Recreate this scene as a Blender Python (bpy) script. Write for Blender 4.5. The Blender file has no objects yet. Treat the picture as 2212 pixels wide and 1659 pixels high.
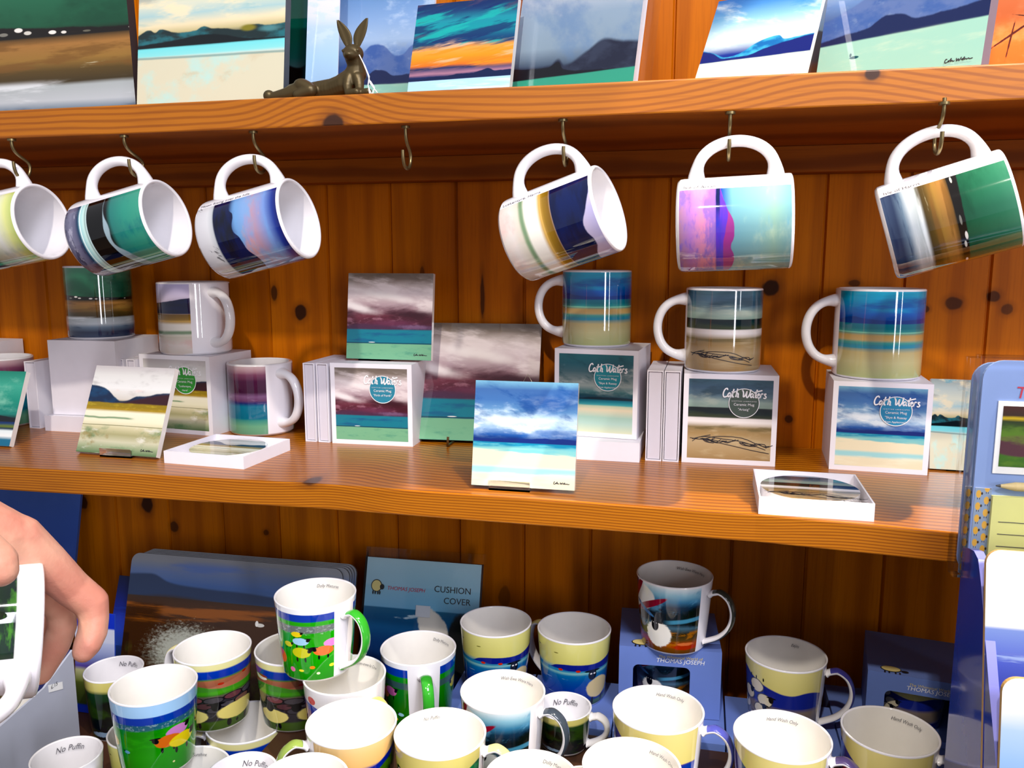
import bpy, bmesh, math, random
from math import sin, cos, pi, radians, sqrt, atan2, hypot, exp
from mathutils import Vector, Matrix
random.seed(4)
C = bpy.context.scene.collection
# ------------------------------------------------------------------ camera
EYE = 1.5                                   # eye height above the floor
F = 1780.0; PX, PY = 1106.0, 829.5
YAW = radians(12.85); PITCH = math.atan((PY-558)/F)
FW = Vector((-sin(YAW)*cos(PITCH), cos(YAW)*cos(PITCH), -sin(PITCH)))
RT = Vector((cos(YAW), sin(YAW), 0)); UP = RT.cross(FW)
cam = bpy.data.objects.new('camera', bpy.data.cameras.new('camera')); C.objects.link(cam)
cam.data.sensor_width = 36; cam.data.lens = F/2212*36; cam.data.clip_start = .01
M3 = Matrix((RT, UP, -FW)).transposed()
cam.matrix_world = Matrix.Translation((0, 0, EYE)) @ M3.to_4x4()
bpy.context.scene.camera = cam
# ------------------------------------------------------------------ view + light
vs = bpy.context.scene.view_settings
vs.view_transform = 'Standard'; vs.look = 'None'; vs.gamma = 1; vs.use_curve_mapping = False
vs.exposure = 0.36
W = bpy.data.worlds.new('world'); bpy.context.scene.world = W; W.use_nodes = True
W.node_tree.nodes['Background'].inputs[0].default_value = (.97, .94, 1.0, 1)
W.node_tree.nodes['Background'].inputs[1].default_value = .27
def aim(o, tgt): o.rotation_euler = (Vector(tgt)-o.location).to_track_quat('-Z', 'Y').to_euler()
def area(name, loc, tgt, sx, sy, power, col):
    l = bpy.data.lights.new(name, 'AREA'); l.shape = 'RECTANGLE'; l.size = sx; l.size_y = sy; l.energy = power; l.color = col
    o = bpy.data.objects.new(name, l); C.objects.link(o); o.location = loc; aim(o, tgt); return o
def spot(name, loc, tgt, power, col, ang=60, rad=.03, blend=.3):
    l = bpy.data.lights.new(name, 'SPOT'); l.energy = power; l.color = col; l.spot_size = radians(ang); l.spot_blend = blend; l.shadow_soft_size = rad
    o = bpy.data.objects.new(name, l); C.objects.link(o); o.location = loc; aim(o, tgt); return o
area('window_light', (2.3, -2.6, 1.9), (0, .8, 1.2), .35, 1.9, 30, (.93, .92, 1))
area('cool_fill_light', (1.1, -1.15, 3.25), (-.2, .8, 1.3), .9, .9, 52, (.88, .88, 1))  # added cool fill, set high to brighten the white boxes; no such panel known
area('window_light', (3.1, -1.9, 1.9), (0, .8, 1.2), .12, 1.9, 12, (.88, .94, 1))
spot('ceiling_spotlight', (-.15, -.75, 2.85), (-.2, .8, 1.15), 78, (1, .90, .78), 62, .035)
spot('ceiling_spotlight', (.55, .57, 2.72), (.09, .735, 1.28), 115, (1, .84, .62), 25, .012, .12)
spot('ceiling_spotlight', (.35, .05, 2.75), (-.27, .62, 1.05), 40, (1, .98, .92), 27, .02, .3)
# ------------------------------------------------------------------ pixel -> point (camera relative, eye at the origin)
def ray(px, py): return FW + (px-PX)/F*RT - (py-PY)/F*UP
def onz(px, py, z): d = ray(px, py); return d*(z/d.z)
def ony(px, py, y): d = ray(px, py); return d*(y/d.y)
def onx(px, py, x): d = ray(px, py); return d*(x/d.x)
def onplane(px, py, P, n): d = ray(px, py); return d*(P.dot(n)/d.dot(n))
def proj(P): d = P.dot(FW); return PX+F*P.dot(RT)/d, PY-F*P.dot(UP)/d
MID, UPT, UPB, LOW, RIS, WALL = -.22, .148, .1205, -.575, -.495, 1.0
# ------------------------------------------------------------------ colour + node helpers
def lin(h, a=1.0):
    h = h.lstrip('#'); v = [int(h[i:i+2], 16)/255 for i in (0, 2, 4)]
    return tuple([(c/12.92 if c <= .04045 else ((c+.055)/1.055)**2.4) for c in v]+[a])
class G:
    def __init__(s, nt): s.nt = nt; s.N = nt.nodes; s.L = nt.links
    def put(s, sock, val):
        if hasattr(val, 'links') or isinstance(val, bpy.types.NodeSocket): s.L.new(val, sock)
        elif isinstance(val, str): sock.default_value = lin(val)
        else: sock.default_value = val
    def m(s, op, a, b=0.0, c=None, clamp=False):
        n = s.N.new('ShaderNodeMath'); n.operation = op; n.use_clamp = clamp
        s.put(n.inputs[0], a); s.put(n.inputs[1], b)
        if c is not None: s.put(n.inputs[2], c)
        return n.outputs[0]
    def ss(s, x, lo, hi, a=0.0, b=1.0, smooth=True):
        n = s.N.new('ShaderNodeMapRange'); n.interpolation_type = 'SMOOTHSTEP' if smooth else 'LINEAR'
        s.put(n.inputs['Value'], x); n.inputs['From Min'].default_value = lo; n.inputs['From Max'].default_value = hi
        n.inputs['To Min'].default_value = a; n.inputs['To Max'].default_value = b
        return n.outputs['Result']
    def mix(s, f, a, b):
        n = s.N.new('ShaderNodeMix'); n.data_type = 'RGBA'
        s.put(n.inputs[0], f); s.put(n.inputs[6], a); s.put(n.inputs[7], b); return n.outputs[2]
    def mapping(s, v, loc=(0, 0, 0), rot=0, sc=(1, 1, 1), typ='POINT'):
        n = s.N.new('ShaderNodeMapping'); n.vector_type = typ; s.put(n.inputs[0], v)
        n.inputs[1].default_value = loc; n.inputs[2].default_value = (0, 0, rot); n.inputs[3].default_value = sc
        return n.outputs[0]
    def noise(s, v, su, sv, seed=0.0, detail=3, rough=.55, dist=0.0, sw=0.0):
        n = s.N.new('ShaderNodeTexNoise'); n.inputs['Scale'].default_value = 1; n.inputs['Detail'].default_value = detail
        n.inputs['Roughness'].default_value = rough; n.inputs['Distortion'].default_value = dist
        s.L.new(s.mapping(v, (seed*3.7, seed*1.9, seed), 0, (su, sv, sw)), n.inputs['Vector'])
        return n.outputs['Fac']
    def ramp(s, f, stops, interp='LINEAR'):
        n = s.N.new('ShaderNodeValToRGB'); s.put(n.inputs[0], f); r = n.color_ramp; r.interpolation = interp
        while len(r.elements) < len(stops): r.elements.new(.5)
        for e, (p, c) in zip(r.elements, stops): e.position = p
        for e, (p, c) in zip(r.elements, stops): e.color = lin(c)
        return n.outputs[0]
    def curve(s, x, pts, lo=0.0, hi=1.0):
        n = s.N.new('ShaderNodeFloatCurve'); s.put(n.inputs['Value'], x); cv = n.mapping.curves[0]
        n.mapping.use_clip = False
        pts = sorted(pts)
        while len(cv.points) < len(pts): cv.points.new(.5, .5)
        for p, (a, b) in zip(cv.points, pts): p.location = (a, b)
        for p in cv.points: p.handle_type = 'AUTO_CLAMPED'
        n.mapping.update(); return n.outputs[0]
class Paint(G):
    """paints a picture on (u,v) in 0..1, bottom left origin"""
    def __init__(s, nt, vec):
        super().__init__(nt); s.vec = vec; s.ua = 1.0
        n = s.N.new('ShaderNodeSeparateXYZ'); s.L.new(vec, n.inputs[0]); s.u, s.v = n.outputs[0], n.outputs[1]; s.col = None; s.k = 1.0
    def over(s, fac, c): s.col = s.mix(fac, s.col, c)
    def seed(s): s.k += 1.37; return s.k
    def base(s, stops, warp=.03, su=2, sv=7, detail=4):
        w = s.m('MULTIPLY_ADD', s.noise(s.vec, su, sv, s.seed(), detail), warp*2, s.m('SUBTRACT', s.v, warp))
        s.col = s.ramp(w, stops)
    def clouds(s, c, su=2, sv=5, lo=.45, hi=.65, v0=0, v1=1, f=.08, op=1.0, rot=0, detail=5):
        v = s.mapping(s.vec, (0, 0, 0), rot) if rot else s.vec
        m = s.ss(s.noise(v, su, sv, s.seed(), detail, .6), lo, hi, 0, op)
        if v0 > 0: m = s.m('MULTIPLY', m, s.ss(s.v, v0-f/2, v0+f/2))
        if v1 < 1: m = s.m('MULTIPLY', m, s.ss(s.v, v1-f/2, v1+f/2, 1, 0))
        s.over(m, c)
    def hill(s, pts, c, soft=.008, rough=.012, rs=22, c2=None, vb=None, slope=0, op=1.0):
        h = s.curve(s.u, pts)
        if rough: h = s.m('MULTIPLY_ADD', s.noise(s.vec, rs, 0, s.seed(), 3), rough*2, s.m('SUBTRACT', h, rough))
        m = s.ss(s.m('SUBTRACT', h, s.v), -soft, soft, 0, op)
        if vb is not None: m = s.m('MULTIPLY', m, s.ss(s.v, vb-.004, vb+.004))
        cc = c
        if c2: cc = s.mix(s.ss(s.noise(s.vec, 5, 9, s.seed(), 4), .4, .62), c, c2)
        s.over(m, cc)
    def band(s, v0, v1, c, soft=.01, wob=.01, ws=3, op=1.0, tilt=0.0, u0=None, u1=None):
        w = s.m('MULTIPLY_ADD', s.noise(s.vec, ws, 0, s.seed(), 3), wob*2, s.m('SUBTRACT', s.v, wob))
        if tilt: w = s.m('MULTIPLY_ADD', s.u, -tilt, w)
        m = s.m('MULTIPLY', s.ss(w, v0-soft, v0+soft, 0, op), s.ss(w, v1-soft, v1+soft, 1, 0))
        if u0 is not None: m = s.m('MULTIPLY', m, s.ss(s.u, u0-.06, u0+.06))
        if u1 is not None: m = s.m('MULTIPLY', m, s.ss(s.u, u1-.06, u1+.06, 1, 0))
        s.over(m, c)
    def blob(s, u, v, ru, rv, c, soft=.2, rag=0, op=1.0, rot=0, rs=30):
        n = s.N.new('ShaderNodeVectorMath'); n.operation = 'LENGTH'
        s.L.new(s.mapping(s.vec, (u, v, 0), rot, (ru*s.ua, rv, 1), 'TEXTURE'), n.inputs[0]); d = n.outputs['Value']
        if rag: d = s.m('MULTIPLY_ADD', s.noise(s.vec, rs, rs, s.seed(), 2), rag*2, s.m('SUBTRACT', d, rag))
        s.over(s.ss(d, 1-soft, 1, op, 0), c)
    def sheep(s, u, v, r, c='e9dca0', face=1, asp=1.0, legs=True, head='1c1a22'):
        a = r*asp
        if legs:
            for d in (-.5, .45): s.blob(u+d*a*s.ua, v-r*1.0, a*.13, r*.42, head, .3)
        s.blob(u, v, a*1.12, r*.8, c, .12, .07, rs=40/r*.06)
        if face:
            s.blob(u+face*a*.98*s.ua, v+r*.32, a*.27, r*.40, head, .2, rot=-.3*face)
            s.blob(u+face*a*.98*s.ua, v+r*.62, a*.52, r*.13, head, .3)
    def tick(s, u, v, r, c='ffffff'): s.blob(u, v, r, r, c, .3)
ARTS = {}; GROUPS = {}
def art(name):
    def d(f): ARTS[name] = f; return f
    return d
def art_group(name):
    if name in GROUPS: return GROUPS[name]
    ng = bpy.data.node_groups.new('picture_'+name, 'ShaderNodeTree')
    ng.interface.new_socket('UV', in_out='INPUT', socket_type='NodeSocketVector'); ng.interface.new_socket('Color', in_out='OUTPUT', socket_type='NodeSocketColor')
    gi = ng.nodes.new('NodeGroupInput'); go = ng.nodes.new('NodeGroupOutput')
    p = Paint(ng, gi.outputs[0]); ARTS[name](p); ng.links.new(p.col, go.inputs[0])
    GROUPS[name] = ng; return ng
MATS = {}
def mat(name, col=None, rough=.5, metal=0, spec=.5, coat=0, trans=0, alpha=1, ior=1.45, bump=None, sss=0, emit=None):
    if name in MATS: return MATS[name]
    m = bpy.data.materials.new(name); m.use_nodes = True; MATS[name] = m
    b = m.node_tree.nodes['Principled BSDF']; g = G(m.node_tree)
    if col:
        tc = m.node_tree.nodes.new('ShaderNodeTexCoord')
        c = lin(col); dk = tuple([x*.93 for x in c[:3]]+[1])
        n = g.mix(g.noise(tc.outputs['Object'], 60, 60, 1, 2, sw=60), c, dk); m.node_tree.links.new(n, b.inputs['Base Color'])
    b.inputs['Roughness'].default_value = rough; b.inputs['Metallic'].default_value = metal
    b.inputs['Specular IOR Level'].default_value = spec; b.inputs['Coat Weight'].default_value = coat
    b.inputs['Coat Roughness'].default_value = .03
    b.inputs['Transmission Weight'].default_value = trans; b.inputs['Alpha'].default_value = alpha; b.inputs['IOR'].default_value = ior
    if sss:
        b.inputs['Subsurface Weight'].default_value = sss; b.inputs['Subsurface Radius'].default_value = (.01, .004, .002); b.inputs['Subsurface Scale'].default_value = .5
    return m
def pic_mat(name, artname, border=0.0, rough=.06, coat=.6, off=None, gap=0.0, gapc='f4f2f6', zoom=None, bcol='f3f1f5', sq=1.0):
    """glossy printed surface. off: start of the visible half for wrapped pictures; gap: plain strip round the handle"""
    if name in MATS: return MATS[name]
    m = bpy.data.materials.new(name); m.use_nodes = True; MATS[name] = m
    nt = m.node_tree; b = nt.nodes['Principled BSDF']; g = G(nt)
    uv = nt.nodes.new('ShaderNodeUVMap'); uv.uv_map = 'UVMap'; vec = uv.outputs[0]
    sp = nt.nodes.new('ShaderNodeSeparateXYZ'); nt.links.new(vec, sp.inputs[0]); U, V = sp.outputs[0], sp.outputs[1]
    if off is not None:
        u2 = g.m('MULTIPLY', g.m('FRACT', g.m('SUBTRACT', U, off)), 2.0)
        cb = nt.nodes.new('ShaderNodeCombineXYZ'); nt.links.new(u2, cb.inputs[0]); nt.links.new(V, cb.inputs[1]); v2 = cb.outputs[0]
    elif gap: v2 = g.mapping(vec, (-gap/(1-2*gap), 0, 0), 0, (1/(1-2*gap)*sq, 1, 1))
    elif border: v2 = g.mapping(vec, (-border/(1-2*border), -border/(1-2*border), 0), 0, (1/(1-2*border), 1/(1-2*border), 1))
    elif zoom: v2 = g.mapping(vec, (zoom[0], zoom[1], 0), 0, (zoom[2], zoom[3], 1))
    else: v2 = vec
    gn = nt.nodes.new('ShaderNodeGroup'); gn.node_tree = art_group(artname); nt.links.new(v2, gn.inputs[0]); col = gn.outputs[0]
    if gap:
        e = g.m('ABSOLUTE', g.m('SUBTRACT', U, .5)); col = g.mix(g.ss(e, .5-gap-.001, .5-gap+.001), col, gapc)
    if border:
        for x in (U, V):
            e = g.m('ABSOLUTE', g.m('SUBTRACT', x, .5)); col = g.mix(g.ss(e, .5-border-.002, .5-border+.002), col, bcol)
    hs = nt.nodes.new('ShaderNodeHueSaturation'); hs.inputs['Saturation'].default_value = 1.08; nt.links.new(col, hs.inputs['Color'])
    gm = nt.nodes.new('ShaderNodeGamma'); gm.inputs['Gamma'].default_value = 1.28; nt.links.new(hs.outputs[0], gm.inputs[0])
    nt.links.new(gm.outputs[0], b.inputs['Base Color']); b.inputs['Roughness'].default_value = rough
    b.inputs['Coat Weight'].default_value = coat; b.inputs['Coat Roughness'].default_value = .02
    return m
# ------------------------------------------------------------------ mesh builder
class MB:
    def __init__(s): s.v = []; s.f = []; s.mi = []; s.uv = []; s.sm = []
    def face(s, vs, mi=0, uv=None, smooth=False):
        n = len(s.v); s.v += [tuple(v) for v in vs]; s.f.append(tuple(range(n, n+len(vs)))); s.mi.append(mi); s.uv.append(uv or [(0, 0)]*len(vs)); s.sm.append(smooth)
    def grid(s, P, mi=0, uvf=None, closed=False, smooth=True, flip=False):
        """P[i][j] points; faces between rows"""
        n = len(s.v); r, c = len(P), len(P[0])
        for row in P: s.v += [tuple(p) for p in row]
        for i in range(r-1):
            for j in range(c if closed else c-1):
                j2 = (j+1) % c; q = [n+i*c+j, n+i*c+j2, n+(i+1)*c+j2, n+(i+1)*c+j]
                u = [uvf(i, j), uvf(i, j+1), uvf(i+1, j+1), uvf(i+1, j)] if uvf else [(0, 0)]*4
                if flip: q.reverse(); u.reverse()
                s.f.append(tuple(q)); s.mi.append(mi(i, j) if callable(mi) else mi); s.uv.append(u); s.sm.append(smooth)
    def box(s, x0, x1, y0, y1, z0, z1, mi=0, front=None):
        a = lambda x, y, z: (x, y, z); U = [(0, 0), (1, 0), (1, 1), (0, 1)]
        s.face([a(x0, y0, z0), a(x1, y0, z0), a(x1, y0, z1), a(x0, y0, z1)], mi if front is None else front, U)
        s.face([a(x1, y1, z0), a(x0, y1, z0), a(x0, y1, z1), a(x1, y1, z1)], mi, U)
        s.face([a(x0, y1, z0), a(x0, y0, z0), a(x0, y0, z1), a(x0, y1, z1)], mi, U)
        s.face([a(x1, y0, z0), a(x1, y1, z0), a(x1, y1, z1), a(x1, y0, z1)], mi, U)
        s.face([a(x0, y0, z1), a(x1, y0, z1), a(x1, y1, z1), a(x0, y1, z1)], mi, U)
        s.face([a(x0, y1, z0), a(x1, y1, z0), a(x1, y0, z0), a(x0, y0, z0)], mi, U)
    def prism(s, pts, y0, y1, mi=0, front=None, mapf=None, uvs=None, smooth=False):
        """outline pts (x,z) counter clockwise seen from -y"""
        mp = mapf or (lambda x, y, z: (x, y, z))
        s.face([mp(x, y0, z) for x, z in pts], mi if front is None else front, uvs)
        s.face([mp(x, y1, z) for x, z in reversed(pts)], mi)
        for i in range(len(pts)):
            (xa, za), (xb, zb) = pts[i], pts[(i+1) % len(pts)]
            s.face([mp(xb, y0, zb), mp(xa, y0, za), mp(xa, y1, za), mp(xb, y1, zb)], mi, smooth=smooth)
    def tube(s, path, rad, n=10, mi=0, sq=None, side=None, cap=True):
        P = [Vector(p) for p in path]; R = rad if isinstance(rad, (list, tuple)) else [rad]*len(P); rows = []; side = Vector(side) if side else None
        ref = side or Vector((0, 0, 1)); prev = None
        for i, p in enumerate(P):
            t = (P[min(i+1, len(P)-1)]-P[max(i-1, 0)]).normalized()
            if side: b = side; a = b.cross(t).normalized()
            else:
                a = prev if prev is not None else (Vector((0, 0, 1)) if abs(t.z) < .9 else Vector((1, 0, 0)))
                a = (a-t*a.dot(t)).normalized(); prev = a; b = t.cross(a)
            k = sq or (1, 1)
            rows.append([p+(a*cos(2*pi*j/n)*k[0]+b*sin(2*pi*j/n)*k[1])*R[i] for j in range(n)])
        s.grid(rows, mi, closed=True, flip=bool(side) )
        if cap:
            s.face(list(reversed(rows[0])) if not side else rows[0], mi if not callable(mi) else 0); s.face(rows[-1] if not side else list(reversed(rows[-1])), mi if not callable(mi) else 0)
    def ball(s, c, r, n=12, mi=0):
        c = Vector(c); r = Vector(r) if hasattr(r, '__len__') else Vector((r, r, r)); rows = []
        for i in range(n+1):
            a = pi*i/n
            rows.append([c+Vector((r.x*sin(a)*cos(2*pi*j/(2*n)), r.y*sin(a)*sin(2*pi*j/(2*n)), -r.z*cos(a))) for j in range(2*n)])
        s.grid(rows, mi, closed=True)
    def obj(s, name, mats, parent=None, loc=None, mw=None, merge=False, bevel=0):
        me = bpy.data.meshes.new(name); me.from_pydata(s.v, [], s.f)
        for m in mats: me.materials.append(m)
        ul = me.uv_layers.new(name='UVMap'); k = 0; flat = []
        for u in s.uv: 
            for q in u: flat += [q[0], q[1]]
        ul.data.foreach_set('uv', flat)
        me.polygons.foreach_set('material_index', s.mi); me.polygons.foreach_set('use_smooth', s.sm)
        if merge:
            bm = bmesh.new(); bm.from_mesh(me); bmesh.ops.remove_doubles(bm, verts=bm.verts, dist=1e-6); bm.to_mesh(me); bm.free()
        me.update(); o = bpy.data.objects.new(name, me); C.objects.link(o)
        if bevel:
            b = o.modifiers.new('bevel', 'BEVEL'); b.width = bevel; b.segments = 2; b.limit_method = 'ANGLE'
        if parent: o.parent = parent
        if mw is not None: o.matrix_world = mw
        if loc is not None: o.location = loc
        return o
def W3(v): return Vector((v[0], v[1], v[2]+EYE))
def tag(o, label, cat, group=None):
    o['label'] = label; o['category'] = cat
    if group: o['group'] = group
    return o
def thing(name, label, cat, mw, group=None):
    o = bpy.data.objects.new(name, None); C.objects.link(o); o.empty_display_size = .02; o.matrix_world = mw
    return tag(o, label, cat, group)
def frame(P, yaw=0): return Matrix.Translation(W3(P)) @ Matrix.Rotation(yaw, 4, 'Z')
def structure(o): o['kind'] = 'structure'; return o
# ------------------------------------------------------------------ flat lettering as geometry
TC = {}
def text2d(t, size, shear=.0, align='CENTER', bold=0.0):
    key = (t, shear, align, bold)
    if key not in TC:
        cu = bpy.data.curves.new('lettering', 'FONT'); cu.body = t; cu.shear = shear; cu.align_x = align; cu.size = 1; cu.resolution_u = 3; cu.offset = bold
        o = bpy.data.objects.new('lettering', cu); me = bpy.data.meshes.new_from_object(o)
        TC[key] = ([(v.co.x, v.co.y) for v in me.vertices], [tuple(p.vertices) for p in me.polygons])
        bpy.data.objects.remove(o); bpy.data.meshes.remove(me); bpy.data.curves.remove(cu)
    v, f = TC[key]; return [(x*size, y*size) for x, y in v], f
def deco(mb, V, Fs, mapf, mi):
    n = len(mb.v); mb.v += [tuple(mapf(x, y)) for x, y in V]
    for f in Fs: mb.f.append(tuple(n+i for i in f)); mb.mi.append(mi); mb.uv.append([(0, 0)]*len(f)); mb.sm.append(False)
def smooth_line(pts, n=6):
    out = []; P = [pts[0]]+list(pts)+[pts[-1]]
    for i in range(1, len(P)-2):
        p0, p1, p2, p3 = P[i-1:i+3]
        for k in range(n):
            t = k/n; out.append(tuple(.5*((2*p1[a])+(-p0[a]+p2[a])*t+(2*p0[a]-5*p1[a]+4*p2[a]-p3[a])*t*t+(-p0[a]+3*p1[a]-3*p2[a]+p3[a])*t**3) for a in (0, 1)))
    out.append(pts[-1]); return out
def stroke2d(pts, w, n=6, smooth=True):
    P = smooth_line(pts, n) if smooth and len(pts) > 2 else pts; V = []; Fs = []
    for i, p in enumerate(P):
        a = P[max(i-1, 0)]; b = P[min(i+1, len(P)-1)]; dx, dy = b[0]-a[0], b[1]-a[1]; L = hypot(dx, dy) or 1
        V += [(p[0]-dy/L*w/2, p[1]+dx/L*w/2), (p[0]+dy/L*w/2, p[1]-dx/L*w/2)]
        if i: k = 2*i; Fs.append((k-2, k-1, k+1, k))
    return V, Fs
SCRIPT = [[(.95, 1.65), (.8, 2.0), (.35, 1.7), (.05, .8), (.25, .15), (.9, .35)],                       # C
          [(1.55, .85), (1.3, 1.05), (1.0, .6), (1.15, .2), (1.5, .6), (1.62, 1.0), (1.55, .3), (1.75, .25)],
          [(2.2, 1.9), (1.95, .8), (2.0, .2), (2.2, .3)], [(1.75, 1.25), (2.6, 1.35)],
          [(2.95, 2.0), (2.6, .2)], [(2.68, .7), (3.0, 1.05), (3.1, .7), (3.0, .2), (3.25, .3)],
          [(4.0, 1.5), (3.9, 1.8), (4.15, 1.2), (4.15, .3), (4.5, .6), (4.85, 1.5), (4.75, .5), (4.95, .15), (5.4, .9), (5.6, 1.9)],
          [(6.1, .85), (5.85, 1.05), (5.55, .6), (5.7, .2), (6.05, .6), (6.17, 1.0), (6.1, .3), (6.35, .25)],
          [(6.9, 1.9), (6.6, .8), (6.65, .2), (6.85, .3)], [(6.4, 1.3), (7.9, 1.75)],
          [(6.95, .6), (7.3, .75), (7.25, 1.05), (7.0, .8), (7.0, .3), (7.3, .15), (7.55, .4)],
          [(7.6, 1.0), (7.65, .8), (7.5, .15)], [(7.6, .7), (7.85, 1.05), (8.1, .95)],
          [(8.75, 1.0), (8.4, 1.0), (8.45, .7), (8.7, .4), (8.5, .1), (8.15, .2)]]
SIGN = [[(.7, 1.1), (.3, 1.2), (0, .5), (.3, 0), (.9, .3), (1.2, .7), (1.1, .2), (1.5, .6), (1.9, 1.3), (1.8, .2), (2.2, .6), (2.5, .2), (3.0, .4)],
        [(3.5, 1.1), (3.6, .1), (4.1, .8), (4.3, .1), (5.0, 1.2)], [(4.9, .4), (5.3, .6), (5.3, .1), (5.9, 1.1), (5.8, .2), (6.3, .5), (6.6, .2), (7.1, .5), (7.5, .2), (8.4, .35)]]
def strokes(mb, data, x, y, k, w, mapf, mi):
    for s_ in data:
        V, Fs = stroke2d([(x+a*k, y+b*k) for a, b in s_], w, 4); deco(mb, V, Fs, mapf, mi)
def disc2d(cx, cy, r, n=40): return [(cx+r*cos(2*pi*i/n), cy+r*sin(2*pi*i/n)) for i in range(n)], [tuple(range(n))]
def ring2d(cx, cy, r0, r1, n=40):
    V = []; Fs = []
    for i in range(n): a = 2*pi*i/n; V += [(cx+r0*cos(a), cy+r0*sin(a)), (cx+r1*cos(a), cy+r1*sin(a))]
    for i in range(n): k = 2*i; q = 2*((i+1) % n); Fs.append((k, k+1, q+1, q))
    return V, Fs
# ------------------------------------------------------------------ pictures
@art('forth')
def _(p):
    p.base([(0, '7fae94'), (.10, '8fc0a2'), (.17, '6fb0a0'), (.195, '2f7f8c'), (.22, '2a93a4'), (.33, '2c86a0'), (.36, '5d3a52'), (.42, '6a3348'), (.5, '7d4454'), (.56, '96747e'), (.64, 'c4b2b8'), (.76, 'e0d6d8'), (.86, 'cfc6c4'), (.93, '8f857c'), (1, '7c736a')], .035, 1.4, 5)
    p.clouds('532436', 1.6, 6, .44, .62, .38, .62, .12, .85, rot=-.15)
    p.clouds('f1eaea', 1.5, 5, .47, .62, .55, .95, .16, .8, rot=.12)
    p.clouds('b58a98', 6, 14, .5, .66, .35, .50, .06, .7)
    p.blob(.80, .52, .42, .075, '4a1f30', .9, .15, .9, rot=-.06, rs=8); p.blob(.12, .60, .36, .07, 'f2eded', .9, .2, .95, rot=-.25, rs=8); p.blob(.45, .74, .6, .07, 'f4efee', .9, .2, .9, rot=-.18, rs=8); p.blob(.55, .42, .42, .06, '7a4460', .8, .3, .9, rs=14); p.blob(.8, .38, .3, .035, 'a888a4', .8, .4, .8, rs=20)
    p.band(.34, .40, '5a4468', .02, .03, 5, .45)
    p.clouds('8d837a', 1.6, 7, .5, .62, .86, 1, .08, .7)
    p.band(.0, .345, '2a8fa0', .012, .004, 3); p.clouds('1f6f96', 2, 14, .5, .65, .2, .34, .04, .8)
    p.band(0, .185, '8ebfa0', .008, .003, 2); p.clouds('6ea892', 4, 12, .5, .7, 0, .18, .04, .8)
    p.band(.182, .196, '1d6274', .003, .003, 5); p.blob(.3, .197, .045, .005, 'f4f4f0', .3)
@art('skye')
def _(p):
    p.base([(0, 'e6e8cf'), (.08, 'cfe3d2'), (.15, 'b4dcd8'), (.21, 'e8e4cc'), (.31, 'efe6cc'), (.36, '7cc0c0'), (.40, '2f9bb4'), (.43, '1b5f9e'), (.46, '1d4a8c'), (.49, '3f6fae'), (.56, 'a9c3dc'), (.64, 'c9d9e4'), (.72, '7fa5c6'), (.82, '5f86b6'), (.92, '5c7fae'), (1, '93c0d2')], .02, 1.2, 6)
    p.clouds('dbe8ee', 1.8, 4.5, .46, .62, .5, .84, .14, .85); p.clouds('33629e', 2, 5, .52, .66, .58, .98, .12, .75, rot=.3)
    p.clouds('f0f5f5', 2.5, 8, .55, .66, .5, .7, .1, .7)
    p.blob(.72, .80, .4, .16, '2c5a9c', .9, .3, .75, rs=7); p.blob(.8, .52, .35, .05, '3a6aac', .9, .3, .7, rs=9); p.blob(.3, .62, .35, .07, 'eef3f5', .9, .4, .8, rs=9)
    p.hill([(0, .455), (.1, .45), (.3, .455), (.42, .462), (.55, .458), (.7, .47), (.78, .462), (.84, .472), (1, .462)], '1c3f86', .005, .006, 18)
    p.band(.0, .418, '2a97b6', .004, .002, 2); p.band(0, .375, '9fd0cc', .02, .012, 2); p.band(0, .35, 'eee7cd', .012, .02, 2, tilt=-.03)
    p.clouds('8ccbd0', 1.6, 14, .52, .64, .3, .42, .04, .8); p.band(.12, .19, 'b4dfe0', .02, .012, 1.6); p.clouds('f3f0da', 1.5, 9, .45, .65, 0, .14, .05, .8)
@art('skyeteal')
def _(p):
    p.base([(0, 'e0e2c8'), (.12, 'c4dcd2'), (.2, 'b8d4c8'), (.3, 'e6dcc4'), (.345, 'c8d4bc'), (.36, '5fb0b4'), (.41, '1a8496'), (.44, '14566c'), (.48, '1c5c68'), (.53, '5f8a8c'), (.6, 'a8b4b0'), (.68, '8c9c9c'), (.78, '5a7c84'), (.88, '3a7480'), (1, '3c7c84')], .012, 1.3, 6)
    p.clouds('c0c8c4', 1.8, 5, .48, .62, .5, .85, .12, .85); p.clouds('2a626c', 2, 5, .52, .66, .58, 1, .12, .8, rot=.3)
    p.hill([(0, .44), (.3, .44), (.42, .455), (.7, .46), (1, .455)], '103c4c', .006, .006, 18, vb=.425)
@art('skyemug')
def _(p):
    p.base([(0, 'b9bf92'), (.18, 'cdc9a0'), (.3, 'c9bd92'), (.37, '3f93a8'), (.41, '5fa9a4'), (.44, 'c7b183'), (.49, 'c2a977'), (.53, '4f9c98'), (.58, '1f7f8e'), (.63, '187f96'), (.66, '1d549c'), (.74, '2468b4'), (.82, '2a88c4'), (.9, '30a4cc'), (1, '44b4d0')], .02, 1.3, 6)
    p.clouds('1f5ea6', 2.6, 6, .48, .64, .66, .95, .1, .75); p.clouds('2f9fbd', 3, 8, .55, .7, .75, 1, .1, .6)
    p.hill([(0, .66), (.08, .71), (.12, .69), (.25, .67), (.4, .685), (.55, .665), (.75, .67), (1, .68)], '184890', .008, .01, 16, vb=.63)
    p.band(.34, .375, '4a9cb2', .008, .012, 3, tilt=.04); p.band(.52, .535, '8fc4b0', .004, .004, 5)
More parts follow.
